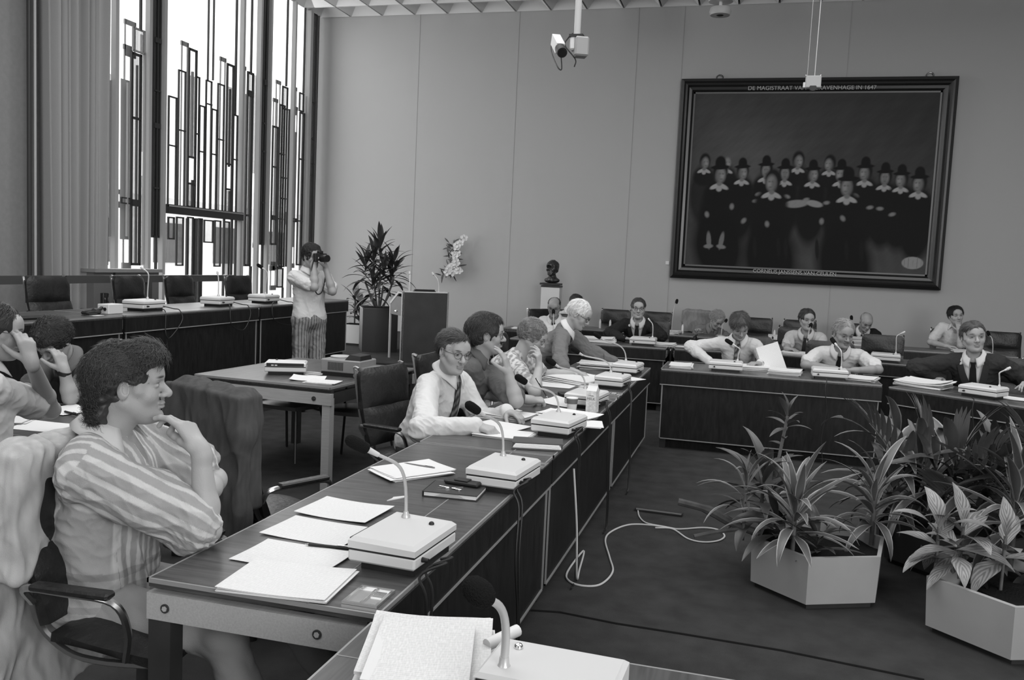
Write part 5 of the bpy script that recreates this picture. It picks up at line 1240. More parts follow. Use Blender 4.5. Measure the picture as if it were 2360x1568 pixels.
def head_ops(c, R, s=1.0, wide=1.0, jaw=1.0, nose=1.0):
    T = lambda x, y, z: c+R@(np.array([x*wide, y, z])*s)
    def el(x, y, z, a, b, d, k, op='+', Rr=None): return (op, EL(T(x, y, z), np.array([a*wide, b, d])*s, R if Rr is None else R@Rr), k*s)
    def rc(p, q, a, b, k, op='+'): return (op, CP(T(*p), T(*q), a*s, b*s), k*s)
    o = [el(0, -.012, .032, .0745, .094, .084, .02), el(0, .022, -.030, .058, .062, .080, .03), el(0, .04, -.085*jaw, .034, .034, .030, .03)]
    for x in (-1, 1):
        o += [rc((x*.056, -.008, -.045), (x*.022, .052, -.094*jaw), .017, .015, .03), el(x*.038, .054, -.028, .024, .022, .024, .02),
              rc((x*.012, .086, .021), (x*.042, .070, .020), .009, .008, .014), rc((x*.060, .030, .03), (x*.062, .03, -.01), .012, .010, .02)]
    o += [el(0, .070, .045, .05, .026, .034, .03)]
    o += [rc((0, .082, .012), (0, .098+.008*nose, -.027), .0075, .0115*nose, .012), el(0, .100+.006*nose, -.030, .0125, .011, .010, .006)]
    for x in (-1, 1):
        o += [el(x*.0115, .094, -.033, .0085, .011, .0075, .005), el(x*.031, .094, .004, .0175, .017, .0105, .012, '-'), el(x*.031, .0705, .004, .0155, .0150, .0135, .002),
              rc((x*.017, .082, .0095), (x*.044, .074, .0085), .0042, .0038, .004), rc((x*.019, .081, -.0035), (x*.042, .075, -.002), .0032, .003, .005),
              el(x*.0765, -.010, -.004, .0085, .019, .030, .006, Rr=np.array(Matrix.Rotation(x*-.35, 3, 'Z') @ Matrix.Rotation(-.15, 3, 'X'))),
              el(x*.083, -.004, -.000, .006, .010, .017, .004, '-', Rr=np.array(Matrix.Rotation(x*-.35, 3, 'Z')))]
    o += [el(0, .088, -.0575, .0215, .0115, .0060, .005), el(0, .0865, -.0685, .0185, .0115, .0068, .005), rc((0, .1012, -.0625), (-.0215, .0925, -.0655), .0018, .0016, .003, '-'), rc((0, .1012, -.0625), (.0215, .0925, -.0655), .0018, .0016, .003, '-'),
          el(0, .088, -.079, .014, .010, .005, .008, '-'), el(0, .074, -.097*jaw, .021, .020, .017, .018)]
    return o, T
def hand_ops(W, d, n, sg, curl=(.4, .4, .45, .5), s=1.0, thumb=(.25, .3), spread=.06, tdir=None):
    """W wrist, d towards fingers, n palm normal, sg = +1/-1 thumb side along cross(d,n)"""
    d = nrm(d); n = nrm(n-np.dot(n, d)*d); sd = np.cross(d, n)*sg; o = []
    offs = (.026, .009, -.008, -.024); kl = (.086, .090, .085, .076); fl = (1, 1.1, 1.02, .8)
    o.append(('+', CP(W-d*.02, W+d*.02, .024*s, .024*s), .02))
    for i in range(4):
        K = W+d*kl[i]*s+sd*offs[i]*s; o.append(('+', CP(W+sd*offs[i]*.55*s+d*.01, K, .0145*s, .0115*s), .012))
        p = K; c = curl[i]; ang = 0; dd0 = nrm(d+sd*spread*(1.3-i)*1.0)
        for (L, r, cc) in ((.042, .0098, c), (.026, .0088, c*1.15), (.021, .0078, c*.8)):
            ang += cc; dir_ = dd0*math.cos(ang)+n*math.sin(ang); q = p+dir_*L*fl[i]*s; o.append(('+', CP(p, q, r*s, r*.92*s), .004)); p = q
    t0 = W+d*.018*s+sd*.020*s+n*.006; t1d = nrm(tdir if tdir is not None else d*.62+sd*.62+n*.45)
    p = t0; b = 0
    for (L, r, cc) in ((.044, .0150, 0), (.034, .0118, thumb[0]), (.028, .0102, thumb[1])):
        b += cc; dir_ = nrm(t1d*math.cos(b)+(d*.8+n*.5-sd*.2)*math.sin(b)); q = p+dir_*L*s; o.append(('+', CP(p, q, r*s, r*.9*s), .010 if cc == 0 else .004)); p = q
    return o
def hair_ops(T, R, s, st):
    v = st.get('vol', .010); o = []
    def el(c, r, k=.015, op='+'): o.append((op, EL(T(*c), np.array(r)*s, R), k*s))
    el((0, -.020, .034), (.074+v, .092+v, .084+v))
    for (c, r) in st.get('blobs', ()): el(c, r)
    if st.get('back', 0): el((0, -.062, -.045-.5*st['back']), (.062+v*.6, .036+v, .05+st['back']), .03)
    hl = st.get('hl', 0); el((0, .098, -.035+hl), (.071, st.get('fy', .068), .098), .006, '-')
    cut = st.get('cut', -.035); o.append(('-', BX(T(0, .10, cut-.15), np.array((.2, .108, .15))*s, R), .01))
    o.append(('-', BX(T(0, 0, st.get('nape', -.075)-.15), np.array((.2, .3, .15))*s, R), .012))
    if st.get('ears', 1):
        for x in (-1, 1): o.append(('-', EL(T(x*.085, -.006, -.012), np.array((.03, .026, .036))*s, R), .006))
    if st.get('bald'): el((0, .012, .078), (.062, .096, .068), .01, '-')
    return o
def strands(V, N, parentloc, n, R, c, st, seed=0):
    """thin tapered locks lying on the hair surface"""
    r = np.random.RandomState(seed); ids = r.choice(len(V), n); L = st.get('slen', .05); comb = R@np.array(st.get('comb', (0, -.5, -1.)), float); cu = st.get('curl', .3); lift = st.get('lift', .012); w = st.get('sw', .0014)
    qq = (V[ids]-c)@R; bad = ((qq[:, 2] < st.get('nape', -.075)+.025) & (qq[:, 1] > -.07)) | ((qq[:, 2] < .0) & (qq[:, 1] > -.088)) | ((np.abs(qq[:, 0]) > .045) & (qq[:, 1] > -.06) & (qq[:, 2] < .045)) | ((qq[:, 1] > .045) & (qq[:, 2] < .085))
    good = ids[~bad]; ids = np.concatenate([good, r.choice(good, n-len(good))]) if len(good) else ids
    P = V[ids].copy(); Nn = N[ids]; seg = 6; k = r.uniform(.6, 1.3, n)[:, None]; ph = r.uniform(0, 6.3, n); rows = []
    part = (P-c)@R[:, 0]; side = st.get('part', 0); t = comb+R[:, 0]*(np.sign(part-side)*st.get('side', .5))[:, None]+.35*r.randn(n, 3)
    t = t-(t*Nn).sum(1)[:, None]*Nn; t /= np.maximum(np.linalg.norm(t, axis=1), 1e-6)[:, None]; b = np.cross(t, Nn); p = P-Nn*.002
    for i in range(seg+1):
        a = i/seg; ww = (w*(1-a**2)*.95+.0002); off = cu*.01*np.sin(a*7*max(cu, .4)+ph)[:, None]
        q = p+b*off; rows.append(np.stack([q-b*ww, q+Nn*ww*1.2, q+b*ww], 1))
        dirn = t+Nn*(lift/L*(1-1.6*a))+comb*.25*a+b*(cu*.5*np.cos(a*5+ph))[:, None]; dirn /= np.linalg.norm(dirn, axis=1)[:, None]; p = p+dirn*(L/seg)*k
    A = np.stack(rows, 1)  # n, seg+1, 3, 3
    VV = A.reshape(-1, 3); base = (np.arange(n)*(seg+1)*3)[:, None, None]; i = np.arange(seg)[None, :, None]*3; j = np.arange(2)[None, None, :]
    a0 = base+i+j; Q = np.stack([a0, a0+1, a0+4, a0+3], -1).reshape(-1, 4)
    return VV, Q, r
def person(label, head, yaw, hy, hp=0, hr=0, hs=1.0, skin=.30, hair=None, cloth='shirt', ccol=.5, armR=None, armL=None, h=.007, pel=None, neck=None, fat=0.0, tie=None, collar=True,
           glasses=False, trousers=.06, legs='sit', wide=1.0, jaw=1.0, nose=1.0, sleeve='long', scol=.55, patt=None, moust=None, stand=False, ear_ring=False, shoulder=1.0, zseat=.50, tpatt=None, brow=.06, extra=None, tcol=.015, loose=.006, foldk=2.2, opencollar=False, tlen=.52):
    head = np.asarray(head, float); R = Rw(hy, hp, hr); Rt = Rw(yaw); f = Rt[:, 1]; rt0 = Rt[:, 0]; sc = hs
    hu = R[:, 2]
    N = np.asarray(neck, float) if neck is not None else head-hu*.135*sc-f*.035+np.array([0, 0, -.025])
    if pel is None:
        zz = zseat+.06; dz = min(N[2]-zz, tlen); bk = math.sqrt(max(tlen*tlen-dz*dz, .0)); pel = N-f*bk; pel[2] = N[2]-dz if not stand else zz
    pel = np.asarray(pel, float); u = nrm(N-pel); TL = np.linalg.norm(N-pel); f = nrm(f-np.dot(f, u)*u); rt = np.cross(f, u); RT = np.stack([rt, f, u], 1)
    root = empty('person', (pel[0], pel[1], 0), 0, label, 'person'); k1 = TL/.52
    S = {+1: N-u*.055+rt*.172*shoulder, -1: N-u*.055-rt*.172*shoulder}
    arms = {}
    for sg, a in ((1, armR), (-1, armL)):
        a = dict(a or {}); s0 = S[sg]; W = np.asarray(a.get('w', pel+f*.34+rt*sg*.12+V3(0, 0, .05)), float); d = W-s0; L = np.linalg.norm(d); l1, l2 = .285, .255
        if 'e' in a: E = np.asarray(a['e'], float)
        else:
            if L > l1+l2-.01: k = L/(l1+l2-.01); l1 *= k; l2 *= k
            x = (l1*l1-l2*l2+L*L)/(2*L); hh = math.sqrt(max(l1*l1-x*x, 0)); hint = np.asarray(a.get('hint', (0, 0, -1)), float)+rt*sg*.35-f*.15; dn = d/L; hp_ = nrm(hint-np.dot(hint, dn)*dn); E = s0+dn*x+hp_*hh
        dd = nrm(a.get('d', W-E)); arms[sg] = (s0, E, W, dd, a)
    # --- body
    o, T = head_ops(head, R, sc, wide, jaw, nose)
    o.append(('+', CP(head+R@V3(0, -.028, -.055)*sc, N-f*.005, .050*sc, .052), .03)); o.append(('+', CP(head+R@V3(0, -.01, -.07)*sc, N+f*.008, .040*sc, .042), .02))
    o.append(('+', CP(N-u*.05, N-u*.2, .06, .09), .04)); o.append(('+', CP(S[1], S[-1], .045, .045), .05)); o.append(('+', CP(N-u*.2, pel, .095, .10), .05))
    for sg in (1, -1):
        s0, E, W, dd, a = arms[sg]
        m1 = s0+(E-s0)*.5; m2 = E+(W-E)*.3
        o += [('+', CP(s0, m1, .046, .043), .03), ('+', CP(m1, E, .043, .037), .02), ('+', CP(E, m2, .037, .040), .02), ('+', CP(m2, W, .040, .0265), .02), ('+', EL(E, .036), .02)]
        if a.get('hand', True):
            pn = nrm(a.get('n', (0, 0, -1))); tsg = a.get('ts', None)
            if tsg is None:
                tv = a.get('tv', np.array([0, 0, 1.])-rt*sg*1.5); tsg = 1 if np.dot(np.cross(dd, pn), tv) > 0 else -1
            o += hand_ops(W, dd, pn, tsg, a.get('curl', (.45, .5, .55, .6)), a.get('hs', 1.0), a.get('thumb', (.25, .3)), a.get('spread', .06), a.get('td'))
    Vv, Q = sdf_mesh(o, h); q = (Vv-head)@R/sc; q[:, 0] /= wide; col = np.full(len(Vv), skin)
    def paint(c, r, v, soft=.5):
        nonlocal col
        e = np.sqrt((((q-np.array(c))/np.array(r))**2).sum(1)); k = np.clip((1+soft/2-e)/soft, 0, 1); col = col*(1-k)+v*k
    paint((0, .090, -.063), (.024, .022, .0105), skin*.62)
    for x in (-1, 1):
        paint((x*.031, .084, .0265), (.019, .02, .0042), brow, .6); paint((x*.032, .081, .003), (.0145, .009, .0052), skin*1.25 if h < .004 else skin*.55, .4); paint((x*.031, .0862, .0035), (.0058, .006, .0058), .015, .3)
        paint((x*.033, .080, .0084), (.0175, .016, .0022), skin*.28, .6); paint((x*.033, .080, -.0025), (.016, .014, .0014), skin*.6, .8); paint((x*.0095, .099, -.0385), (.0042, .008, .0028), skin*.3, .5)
    if moust: paint((0, .098, -.047), (.027, .022, .0085), moust, .5); 
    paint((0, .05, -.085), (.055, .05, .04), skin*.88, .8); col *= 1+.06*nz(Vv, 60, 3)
    body = smesh('body', Vv, Q, m_skin, root, col)
    # --- hair
    if hair:
        ho = hair_ops(T, R, sc, hair); hh_ = hair.get('h', max(h*.8, .003)); HV, HQ = sdf_mesh(ho, hh_); HN = vnormals(HV, HQ); hq = (HV-head)@R
        amp = hair.get('amp', .003); stc = (1, .35, .35) if hair.get('curl', .3) < .8 else (1, 1, 1)
        disp = amp*(nz(hq, hair.get('freq', 130), 5, 7, stc)+.6*nz(hq, hair.get('freq', 130)*2.2, 6, 7, stc)); HV2 = HV+HN*disp[:, None]
        hc = hair['c']*(1+.35*nz(hq, 160, 8, 6, stc)+.2*np.clip(disp/max(amp, 1e-4), -1, 1)); hc = np.maximum(hc, hair['c']*.35)
        if hair.get('n', 0):
            SV, SQ, rr = strands(HV2, HN, None, hair['n'], R, head, hair, 3); SC_ = np.repeat(hair['c']*rr.uniform(.6, 1.7, hair['n']), 21)
            HQ = np.concatenate([HQ, SQ+len(HV2)]); HV2 = np.concatenate([HV2, SV]); hc = np.concatenate([hc, SC_])
        smesh('hair', HV2, HQ, m_hairm, root, hc)
    if moust and h < .006:
        mo = [('+', CP(T(x*.002, .103, -.044), T(x*.024, .090, -.054), .0062*sc, .0042*sc), .004) for x in (-1, 1)]; MV, MQ = sdf_mesh(mo, .002); smesh('moustache', MV+vnormals(MV, MQ)*(.0008*nz(MV, 900, 2))[:, None], MQ, m_hairm, root, np.full(len(MV), moust))
    # --- clothes
    g = .010 if cloth == 'jacket' else .0
    def torso(e):
        e = e+loose
        t = [('+', EL(pel+u*.01, np.array((.172+fat, .128+fat, .14))+e, RT), .05), ('+', EL(pel+u*.17*k1, np.array((.152+fat, .112+fat*1.2, .17))+e, RT), .06), ('+', EL(pel+u*.33*k1-f*.004, np.array((.165+fat*.5, .116+fat*.4, .155))+e, RT), .06),
             ('+', CP(N-u*.075+rt*.11*shoulder, N-u*.075-rt*.11*shoulder, .068+e, .068+e), .05), ('+', CP(N-u*.012-f*.012, N-u*.062+rt*.13*shoulder, .055+e*.3, .062+e*.7), .03), ('+', CP(N-u*.012-f*.012, N-u*.062-rt*.13*shoulder, .055+e*.3, .062+e*.7), .03)]
        return t
    def sleeves(e, short):
        t = []; e = e+loose*1.15
        for sg in (1, -1):
            s0, E, W, dd, a = arms[sg]; sh = short if 'short' not in a else a['short']
            if sh: m = s0+(E-s0)*sh; t += [('+', CP(s0, m, .062+e, .064+e), .03)]
            else:
                we = W-(W-E)*a.get('cuff', .03); m2 = E+(we-E)*.4; t += [('+', CP(s0, E, .060+e, .052+e), .03), ('+', CP(E, m2, .052+e, .047+e), .025), ('+', CP(m2, we, .047+e, .034+e), .02)]
        return t
    neckcut = [('-', CP(N+u*.012, N+u*.12+f*.02, .044, .060), .006)]
    vcut = [('-', CP(N+f*.065-u*.0, N+f*.13-u*.09, .026, .010), .01)] if opencollar else []
    shirt = torso(0)+sleeves(0, {'long': 0, 'short': .72, 'half': .9}[sleeve])+neckcut+vcut
    hm = max(h, .0034) if h < .004 else h
    def cloth_mesh(name, ops, base, seed, fold=.0045, pat=None):
        fold = fold*foldk
        Cv, Cq = sdf_mesh(ops, hm); Cn = vnormals(Cv, Cq); t = (Cv-N)@RT
        # creases radiate from the elbows and arm pits, long soft folds on the trunk
        w = np.zeros(len(Cv)); 
        for sg in (1, -1):
            s0, E, W, dd, a = arms[sg]
            w += np.exp(-((Cv-E)**2).sum(1)/.012)+.8*np.exp(-((Cv-s0+u*.05)**2).sum(1)/.008)
        w = np.clip(w, 0, 1.3); rg = lambda q_: 1-2.2*np.abs(q_); fo = fold*((.35+.7*w)*nz(Cv, 40, seed, 5, (1, 1, .55))+.38*rg(nz(Cv+.012*nz(Cv, 30, seed+7)[:, None], 58, seed+1, 4, (.7, 1, 1)))*(.35+w)+.22*rg(nz(Cv, 115, seed+3, 5, (.8, 1, .8)))*(.3+w)+.40*rg(nz(t, 24, seed+2, 4, (1.7, 1.2, .4)))-.2)
        Cv2 = Cv+Cn*fo[:, None]; c = np.full(len(Cv), base) if pat is None else pat(Cv, t, arms, RT)
        return smesh(name, Cv2, Cq, m_cloth, root, c)
    sdf_front = torso(0)
    if cloth == 'jacket':
        core = torso(-.001)+neckcut; CV, CQ = sdf_mesh(core, max(hm, .006)); smesh('shirt', CV, CQ, m_cloth, root, np.full(len(CV), scol))
        vd = .30*k1
        def vf(X, Y, Z):
            x, y, z = X-N[0], Y-N[1], Z-N[2]; a_ = x*rt[0]+y*rt[1]+z*rt[2]; b_ = x*f[0]+y*f[1]+z*f[2]; c_ = x*u[0]+y*u[1]+z*u[2]
            return np.maximum(np.maximum(np.abs(a_)-(.008+.235*(c_+vd)), .02-b_), -(c_+vd)) 
        lo, hi = torso(.05)[2][1].bb(); vop = FN(vf, N-.42, N+.3)
        jk = torso(.013)+sleeves(.010, 0)+[('-', CP(N+u*.015, N+u*.12, .054, .066), .008), ('-', vop, .006)]
        cloth_mesh('jacket', jk, ccol, 11, .005, patt); sdf_front = torso(.013); sf2 = torso(-.001)
        for sg in (1, -1):
            lp = []
            for i in range(9):
                z = -.015-(vd-.03)*i/8; xx = sg*(.008+.235*(z+vd)); row = []
                for j in range(4): row.append(N+u*(z-.004*j)+rt*(xx+sg*j*.016*(1.15-.5*abs(i/8-.35))))
                lp.append(row)
            LV = np.array(lp).reshape(-1, 3); LV = march(sdf_front, LV, f, .006); top = LV+f*.004; idx = np.arange(36).reshape(9, 4); q4 = np.stack([idx[:-1, :-1], idx[:-1, 1:], idx[1:, 1:], idx[1:, :-1]], -1).reshape(-1, 4)
            if sg < 0: q4 = q4[:, ::-1]
            smesh('lapel', np.concatenate([top, LV]), np.concatenate([q4, (q4+36)[:, ::-1]]), m_cloth, root, np.full(72, ccol*1.15), False)
        if True:   # shirt cuffs
            for sg in (1, -1):
                s0, E, W, dd, a = arms[sg]; ax_ = nrm(W-E); MB().cyl(W-ax_*.028-np.array(root.location), W-ax_*.004-np.array(root.location), .036, .034, 16).build('cuff', grey('shirt_white', .6, .8), root, True)
        tie_sdf = sf2
    else:
        cloth_mesh(cloth, shirt, ccol, 11, .0045 if h < .0035 else .0042, patt); tie_sdf = torso(0)
    if collar:
        Rn = np.stack([rt, f, u], 1); cc = MB(); ccv = scol if cloth == 'jacket' else (ccol if np.isscalar(ccol) else .5); gap = .9 if opencollar else .32
        lo_ = loose*.9; prof = ((.062, -.012), (.0615, .026), (.065, .040), (.073+lo_*.5, .030), (.094+lo_, -.004))
        def cf(uu, vv):
            a = (-PI+gap)+(2*PI-2*gap)*uu; i = min(int(vv*4+1e-6), 3); t = vv*4-i; r = prof[i][0]*(1-t)+prof[i+1][0]*t; z = prof[i][1]*(1-t)+prof[i+1][1]*t
            fr = abs(uu-.5)*2; z -= .014*fr+.028*max(0, fr-.78)/.22*(1 if vv > .7 else 0)*vv; r += .012*max(0, fr-.7)/.3*(vv > .7)
            pt = N+rt*(r*math.sin(a)*1.0)+(-f)*(r*math.cos(a))+f*.002+u*(z+.022+loose*.3+.014*math.cos(a))
            return pt-np.array(root.location)
        cc.grid(25, 9, cf); o_ = cc.build('collar', None, root, True, ang=60); o_.data.materials.append(attr_mat('collar_cloth', .85, .2)); set_col(o_.data, np.full(len(o_.data.vertices), ccv*1.12 if ccv < .5 else ccv*1.05))
        sm = o_.modifiers.new('thick', 'SOLIDIFY'); sm.thickness = .002
    if tie is not None:
        n = 16; L = min(TL*.86, .46); rows = []
        for i in range(n):
            t = i/(n-1); z = .002-L*t; wdt = (.021 if i == 0 else .016 if i == 1 else .020+.022*t**.8) if t < .93 else .042*(1-(t-.93)/.07)*.9+.004
            rows.append([N+u*z+rt*x*wdt+rt*.006*math.sin(4*t) for x in (-1, -.5, 0, .5, 1)])
        TV = march(tie_sdf, np.array(rows).reshape(-1, 3), f, .010 if cloth == 'jacket' else .012); TV[:5] += f*.004; TV[5:10] -= 0; kz = TV.reshape(n, 5, 3); kz[:2] += f*.010; kz[:, 2] += f*.003; kz = kz.reshape(-1, 3)
        idx = np.arange(n*5).reshape(n, 5); q4 = np.stack([idx[:-1, :-1], idx[1:, :-1], idx[1:, 1:], idx[:-1, 1:]], -1).reshape(-1, 4); bb_ = np.concatenate([kz, kz-f*.006]); 
        c = np.full(len(bb_), tie)
        if patt == 'x' or (extra and 'tiestripe' in extra):
            tt = (bb_-N)@RT; c = np.where(np.sin((tt[:, 2]+tt[:, 0]*.8)*2*PI/.055) > .55, tie*6, tie)
        smesh('tie', bb_, np.concatenate([q4, (q4+n*5)[:, ::-1]]), m_cloth, root, c, True)
    if glasses:
        gm = grey('spectacle_frame', .05 if glasses == 'dark' else .35, .25, .5, 0 if glasses == 'dark' else 1); G = MB(); rr_ = .0022 if h > .005 else .0013
        loc = np.array(root.location)
        for x in (-1, 1):
            ring = [T(x*.032+.023*math.cos(a)*(1), .098-.0*abs(math.cos(a))-(.008 if x*math.cos(a) > 0 else 0)*abs(math.cos(a)), .001+.0185*math.sin(a)) for a in np.linspace(0, 2*PI, 21)]
            G.tube([p-loc for p in ring], rr_, 5, cap=False); G.tube([T(x*.056, .088, .006)-loc, T(x*.074, .055, .008)-loc, T(x*.079, -.005, .010)-loc, T(x*.078, -.022, -.008)-loc], rr_, 5)
        G.tube([T(-.010, .099, .006)-loc, T(0, .103, .009)-loc, T(.010, .099, .006)-loc], rr_, 5); G.build('spectacles', gm, root, True)
    # --- legs
    if legs:
        fl = nrm(V3(f[0], f[1], 0)); rl = V3(fl[1], -fl[0], 0); tr = [('+', EL(pel-V3(0, 0, .02), (.165+fat, .135+fat, .12), RT), .05)]; so = []
        for sg in (1, -1):
            hip = pel+rl*sg*.085-V3(0, 0, .03)
            if legs == 'sit':
                kn = hip+fl*.40+rl*sg*.04; kn[2] = .50; ft = kn+fl*.03; ft[2] = .10; r = (.085, .062, .055, .045)
            elif legs == 'stand':
                kn = hip*1.0+fl*.01+rl*sg*.012; kn[2] = pel[2]*.53; ft = kn-fl*.03; ft[2] = .10; r = (.098, .078, .076, .060)
            else: kn, ft = [np.asarray(x, float) for x in legs[sg]]; r = (.09, .066, .062, .052)
            tr += [('+', CP(hip, kn, r[0], r[1]), .04), ('+', CP(kn, ft, r[2], r[3]), .03)]
            so += [('+', CP(ft+V3(0, 0, -.055)-fl*.04, ft+V3(0, 0, -.065)+fl*.13, .042, .036), .02), ('+', CP(ft, ft+V3(0, 0, -.05), .038, .04), .02)]
        hl_ = .006 if h < .004 or legs == 'stand' else .011
        LV, LQ = sdf_mesh(tr, hl_); LN = vnormals(LV, LQ); tt = (LV-pel)@RT; LV2 = LV+LN*(.004*nz(LV, 38, 4, 5)+.003*np.abs(nz(LV, 70, 5, 4)))[:, None]
        smesh('trousers', LV2, LQ, m_cloth, root, np.full(len(LV), trousers) if tpatt is None else tpatt(LV, tt)); SV, SQ = sdf_mesh(so, .009); smesh('shoes', SV, SQ, m_leather, root)
    return root, dict(N=N, pel=pel, f=f, u=u, rt=rt, R=R, T=T, arms=arms, S=S)
def march(ops, P, f, gap):
    """slide points along -f until they lie on the surface"""
    Q = P+f*.26; act = np.ones(len(P), bool); 
    for i in range(60):
        d = sdf_eval(ops, Q)-gap; st = np.clip(d*.8, 0, .03); Q = Q-f*st[:, None]
        if (st < 1e-4).all(): break
    bad = ((P+f*.26-Q)@f) > .5
    return Q
# hair styles
def H(c, **k): d = dict(c=c); d.update(k); return d
WR = lambda px, py, z: on_z(px, py, z)
# ------------------------------------------------------------------ the people in the room
def up3(px, py, X=None, Y=None, Z=None):
    return np.array(on_x(px, py, X) if X is not None else on_y(px, py, Y) if Y is not None else on_z(px, py, Z))
def stripes(per, a, b, duty=0., seed=0, axis=None):
    def fn(P, t, arms, RT):
        best = np.full(len(P), 9.); u_ = t[:, 0].copy(); rt, f, u = RT[:, 0], RT[:, 1], RT[:, 2]
        for sg in (1, -1):
            s0, E, W, dd, aa = arms[sg]; ax_ = nrm(E-s0); q = P-s0; al = q@ax_; rad = q-al[:, None]*ax_
            e1 = nrm(np.cross(ax_, f)); e2 = np.cross(ax_, e1); ang = np.arctan2(rad@e2, rad@e1); w = np.clip((np.abs(t[:, 0])-.125)/.05, 0, 1)*(t[:, 0]*sg > 0)*np.clip(al/.03+1, 0, 1)
            u_ = np.where(w > .5, ang*.062+sg*.5, u_)
        s = np.sin(u_*2*PI/per+.5*np.sin(t[:, 2]*9))+.5*np.sin(u_*4*PI/per+1)
        k = np.clip((s-duty)*2.5+.5, 0, 1); return a*(1-k)+b*k
    return fn
# 1 foreground man, profile to the right, chin on hand
hd = up3(298, 888, X=-1.86)
el = up3(478, 1222, Y=2.30); wr = up3(462, 1038, Y=2.31)
def p1pat(P, t, arms, RT):
    c = stripes(.030, .50, .30, .1)(P, t, arms, RT)
    low = t[:, 2] < -.36; ck = np.sin(t[:, 2]*2*PI/.05) > .2
    return np.where(low & ck, c*.75, c)
mouth = hd+Rw(-56)@V3(0, .095, -.07)

d1_ = nrm(V3(-.62, .03, .80))
r1, i1 = person('man with curly hair in a striped short sleeved shirt, chin resting on his hand', hd, -72, -56, 2, 0, 1.04, skin=0.35,
    hair=H(.028, vol=.016, blobs=(((0, .040, .094), (.064, .058, .042)), ((.0, -.075, -.03), (.060, .045, .06)), ((.03, .065, .085), (.045, .04, .030)), ((-.03, .065, .085), (.045, .04, .030)), ((0, -.08, -.075), (.05, .032, .045))), hl=.032, fy=.082, cut=.012, nape=-.135, ears=1, amp=.0055, freq=110, n=8000, slen=.048, curl=1.2, lift=.014, sw=.0010, comb=(0, -.75, -.5), h=.003),
    cloth='shirt', ccol=.46, patt=p1pat, sleeve='short', h=.0032, foldk=3.2, fat=.012, nose=1.15, opencollar=True, neck=up3(256, 1008, X=-1.93), pel=(-1.97, 2.33, .55), loose=.030,
    armR=dict(w=wr, e=el, d=d1_, n=nrm(V3(-.8, .1, -.6)), curl=(.40, .6, .85, 1.0), thumb=(.0, .0), ts=1, td=nrm(mouth+V3(0.0, -.0, -.055)-wr), short=.86, hs=1.06),
    armL=dict(w=(-1.64, 2.36, .84), e=(-1.74, 2.60, .86), d=(.35, -1, -.15), n=(-.3, 0, -1), curl=(.7, .8, .9, 1)), trousers=.30, legs={1: ((-1.46, 2.24, .50), (-1.25, 2.20, .1)), -1: ((-1.46, 2.56, .50), (-1.16, 2.60, .1))}, shoulder=1.02)
# 2 man at the left edge, elbow on the press table, hand at his brow
h2 = up3(-8, 765, Y=3.05)
person('man in a white short sleeved shirt, cut off, holding spectacles to his brow', h2, -40, -50, -8, 0, 1.0, skin=0.29, hair=H(.02, vol=.012, amp=.003, n=1800, slen=.04, hl=.0), ccol=.58, sleeve='short', h=.005,
    armR=dict(w=up3(72, 835, Y=3.05), e=up3(118, 945, Y=3.42), d=nrm(V3(-.25, -.05, 1)), n=nrm(V3(-.9, .5, .0)), curl=(.5, .6, .7, .9), tv=V3(-1, 0, 0)), armL=dict(w=up3(5, 985, Y=3.2), e=h2+V3(-.1, .1, -.5), d=(.3, -.1, -1), n=(-1, 0, 0)), glasses='dark')
# 3 bowed dark haired person behind the press table
h3 = up3(122, 788, Y=4.15)
person('person with dark curly hair and grey shirt bowed over the press table', h3, 170, 185, -42, 0, 1.02, skin=0.31, hair=H(.016, vol=.02, amp=.006, n=3500, slen=.05, curl=1.0, lift=.012, hl=-.02, nape=-.10, ears=0, blobs=(((0, .05, .07), (.07, .05, .05)),)), ccol=.13, sleeve='short', h=.0055,
    armL=dict(w=up3(148, 855, Y=4.02), e=up3(162, 918, Y=4.05), d=nrm(V3(-.35, 0, 1)), n=nrm(V3(-.8, .3, 0)), curl=(.5, .6, .7, .8)), armR=dict(w=(-3.9, 3.85, .78), d=(.9, -.3, 0)), pel=(h3[0]+.02, 4.62, .56))
wt = up3(142, 860, Y=4.0); w_ = MB().cyl((0, 0, -.011), (0, 0, .011), .034, n=18)
tag(w_.build('wrist_watch', m_black, None, True, loc=up3(149, 860, Y=4.02), rot=(.1, .3, 0)), 'dark wrist watch on the arm of the bowed person in grey', 'watch')
# 4 photographer, standing
h4 = up3(719, 592, Y=8.3)
def tp4(P, t): return np.where(np.sin(t[:, 0]*2*PI/.028+.6*np.sin(t[:, 2]*7)) > .35, .10, .25)
ca = h4+Rw(-118)@V3(.0, .145, -.005)
r4, i4 = person('standing photographer in a white shirt and striped trousers, camera held to his eye', h4, -128, -118, -6, 0, 1.0, skin=0.31, hair=H(.015, vol=.022, amp=.006, n=2500, slen=.035, curl=1.0, lift=.014, hl=.005, nape=-.08, ears=1), ccol=.58, sleeve='short', h=.005, stand=True,
    pel=(h4[0]-.03, 8.33, .98), armR=dict(w=ca+V3(-.055, -.03, -.06), hint=(0, 0, -1), d=nrm(V3(.45, .1, .7)), n=nrm(V3(.6, .6, 0)), curl=(.8, .8, .8, .8)), armL=dict(w=ca+V3(.04, .05, -.10), hint=(0, .0, -1), d=nrm(V3(.1, -.3, .9)), n=nrm(V3(-.8, -.4, .2)), curl=(.7, .7, .8, .8)),
    legs='stand', tpatt=tp4, tlen=.5, shoulder=1.05, fat=.01)
cmr = empty('photo_camera', tuple(ca), R_(-118), 'black camera with a long lens held up by the photographer', 'camera')
MB().box((0, 0, 0), (.145, .05, .09), bev=.008).build('camera_body', m_black, cmr); MB().box((0, .0, .055), (.05, .05, .03), bev=.006).build('prism_housing', m_black, cmr)
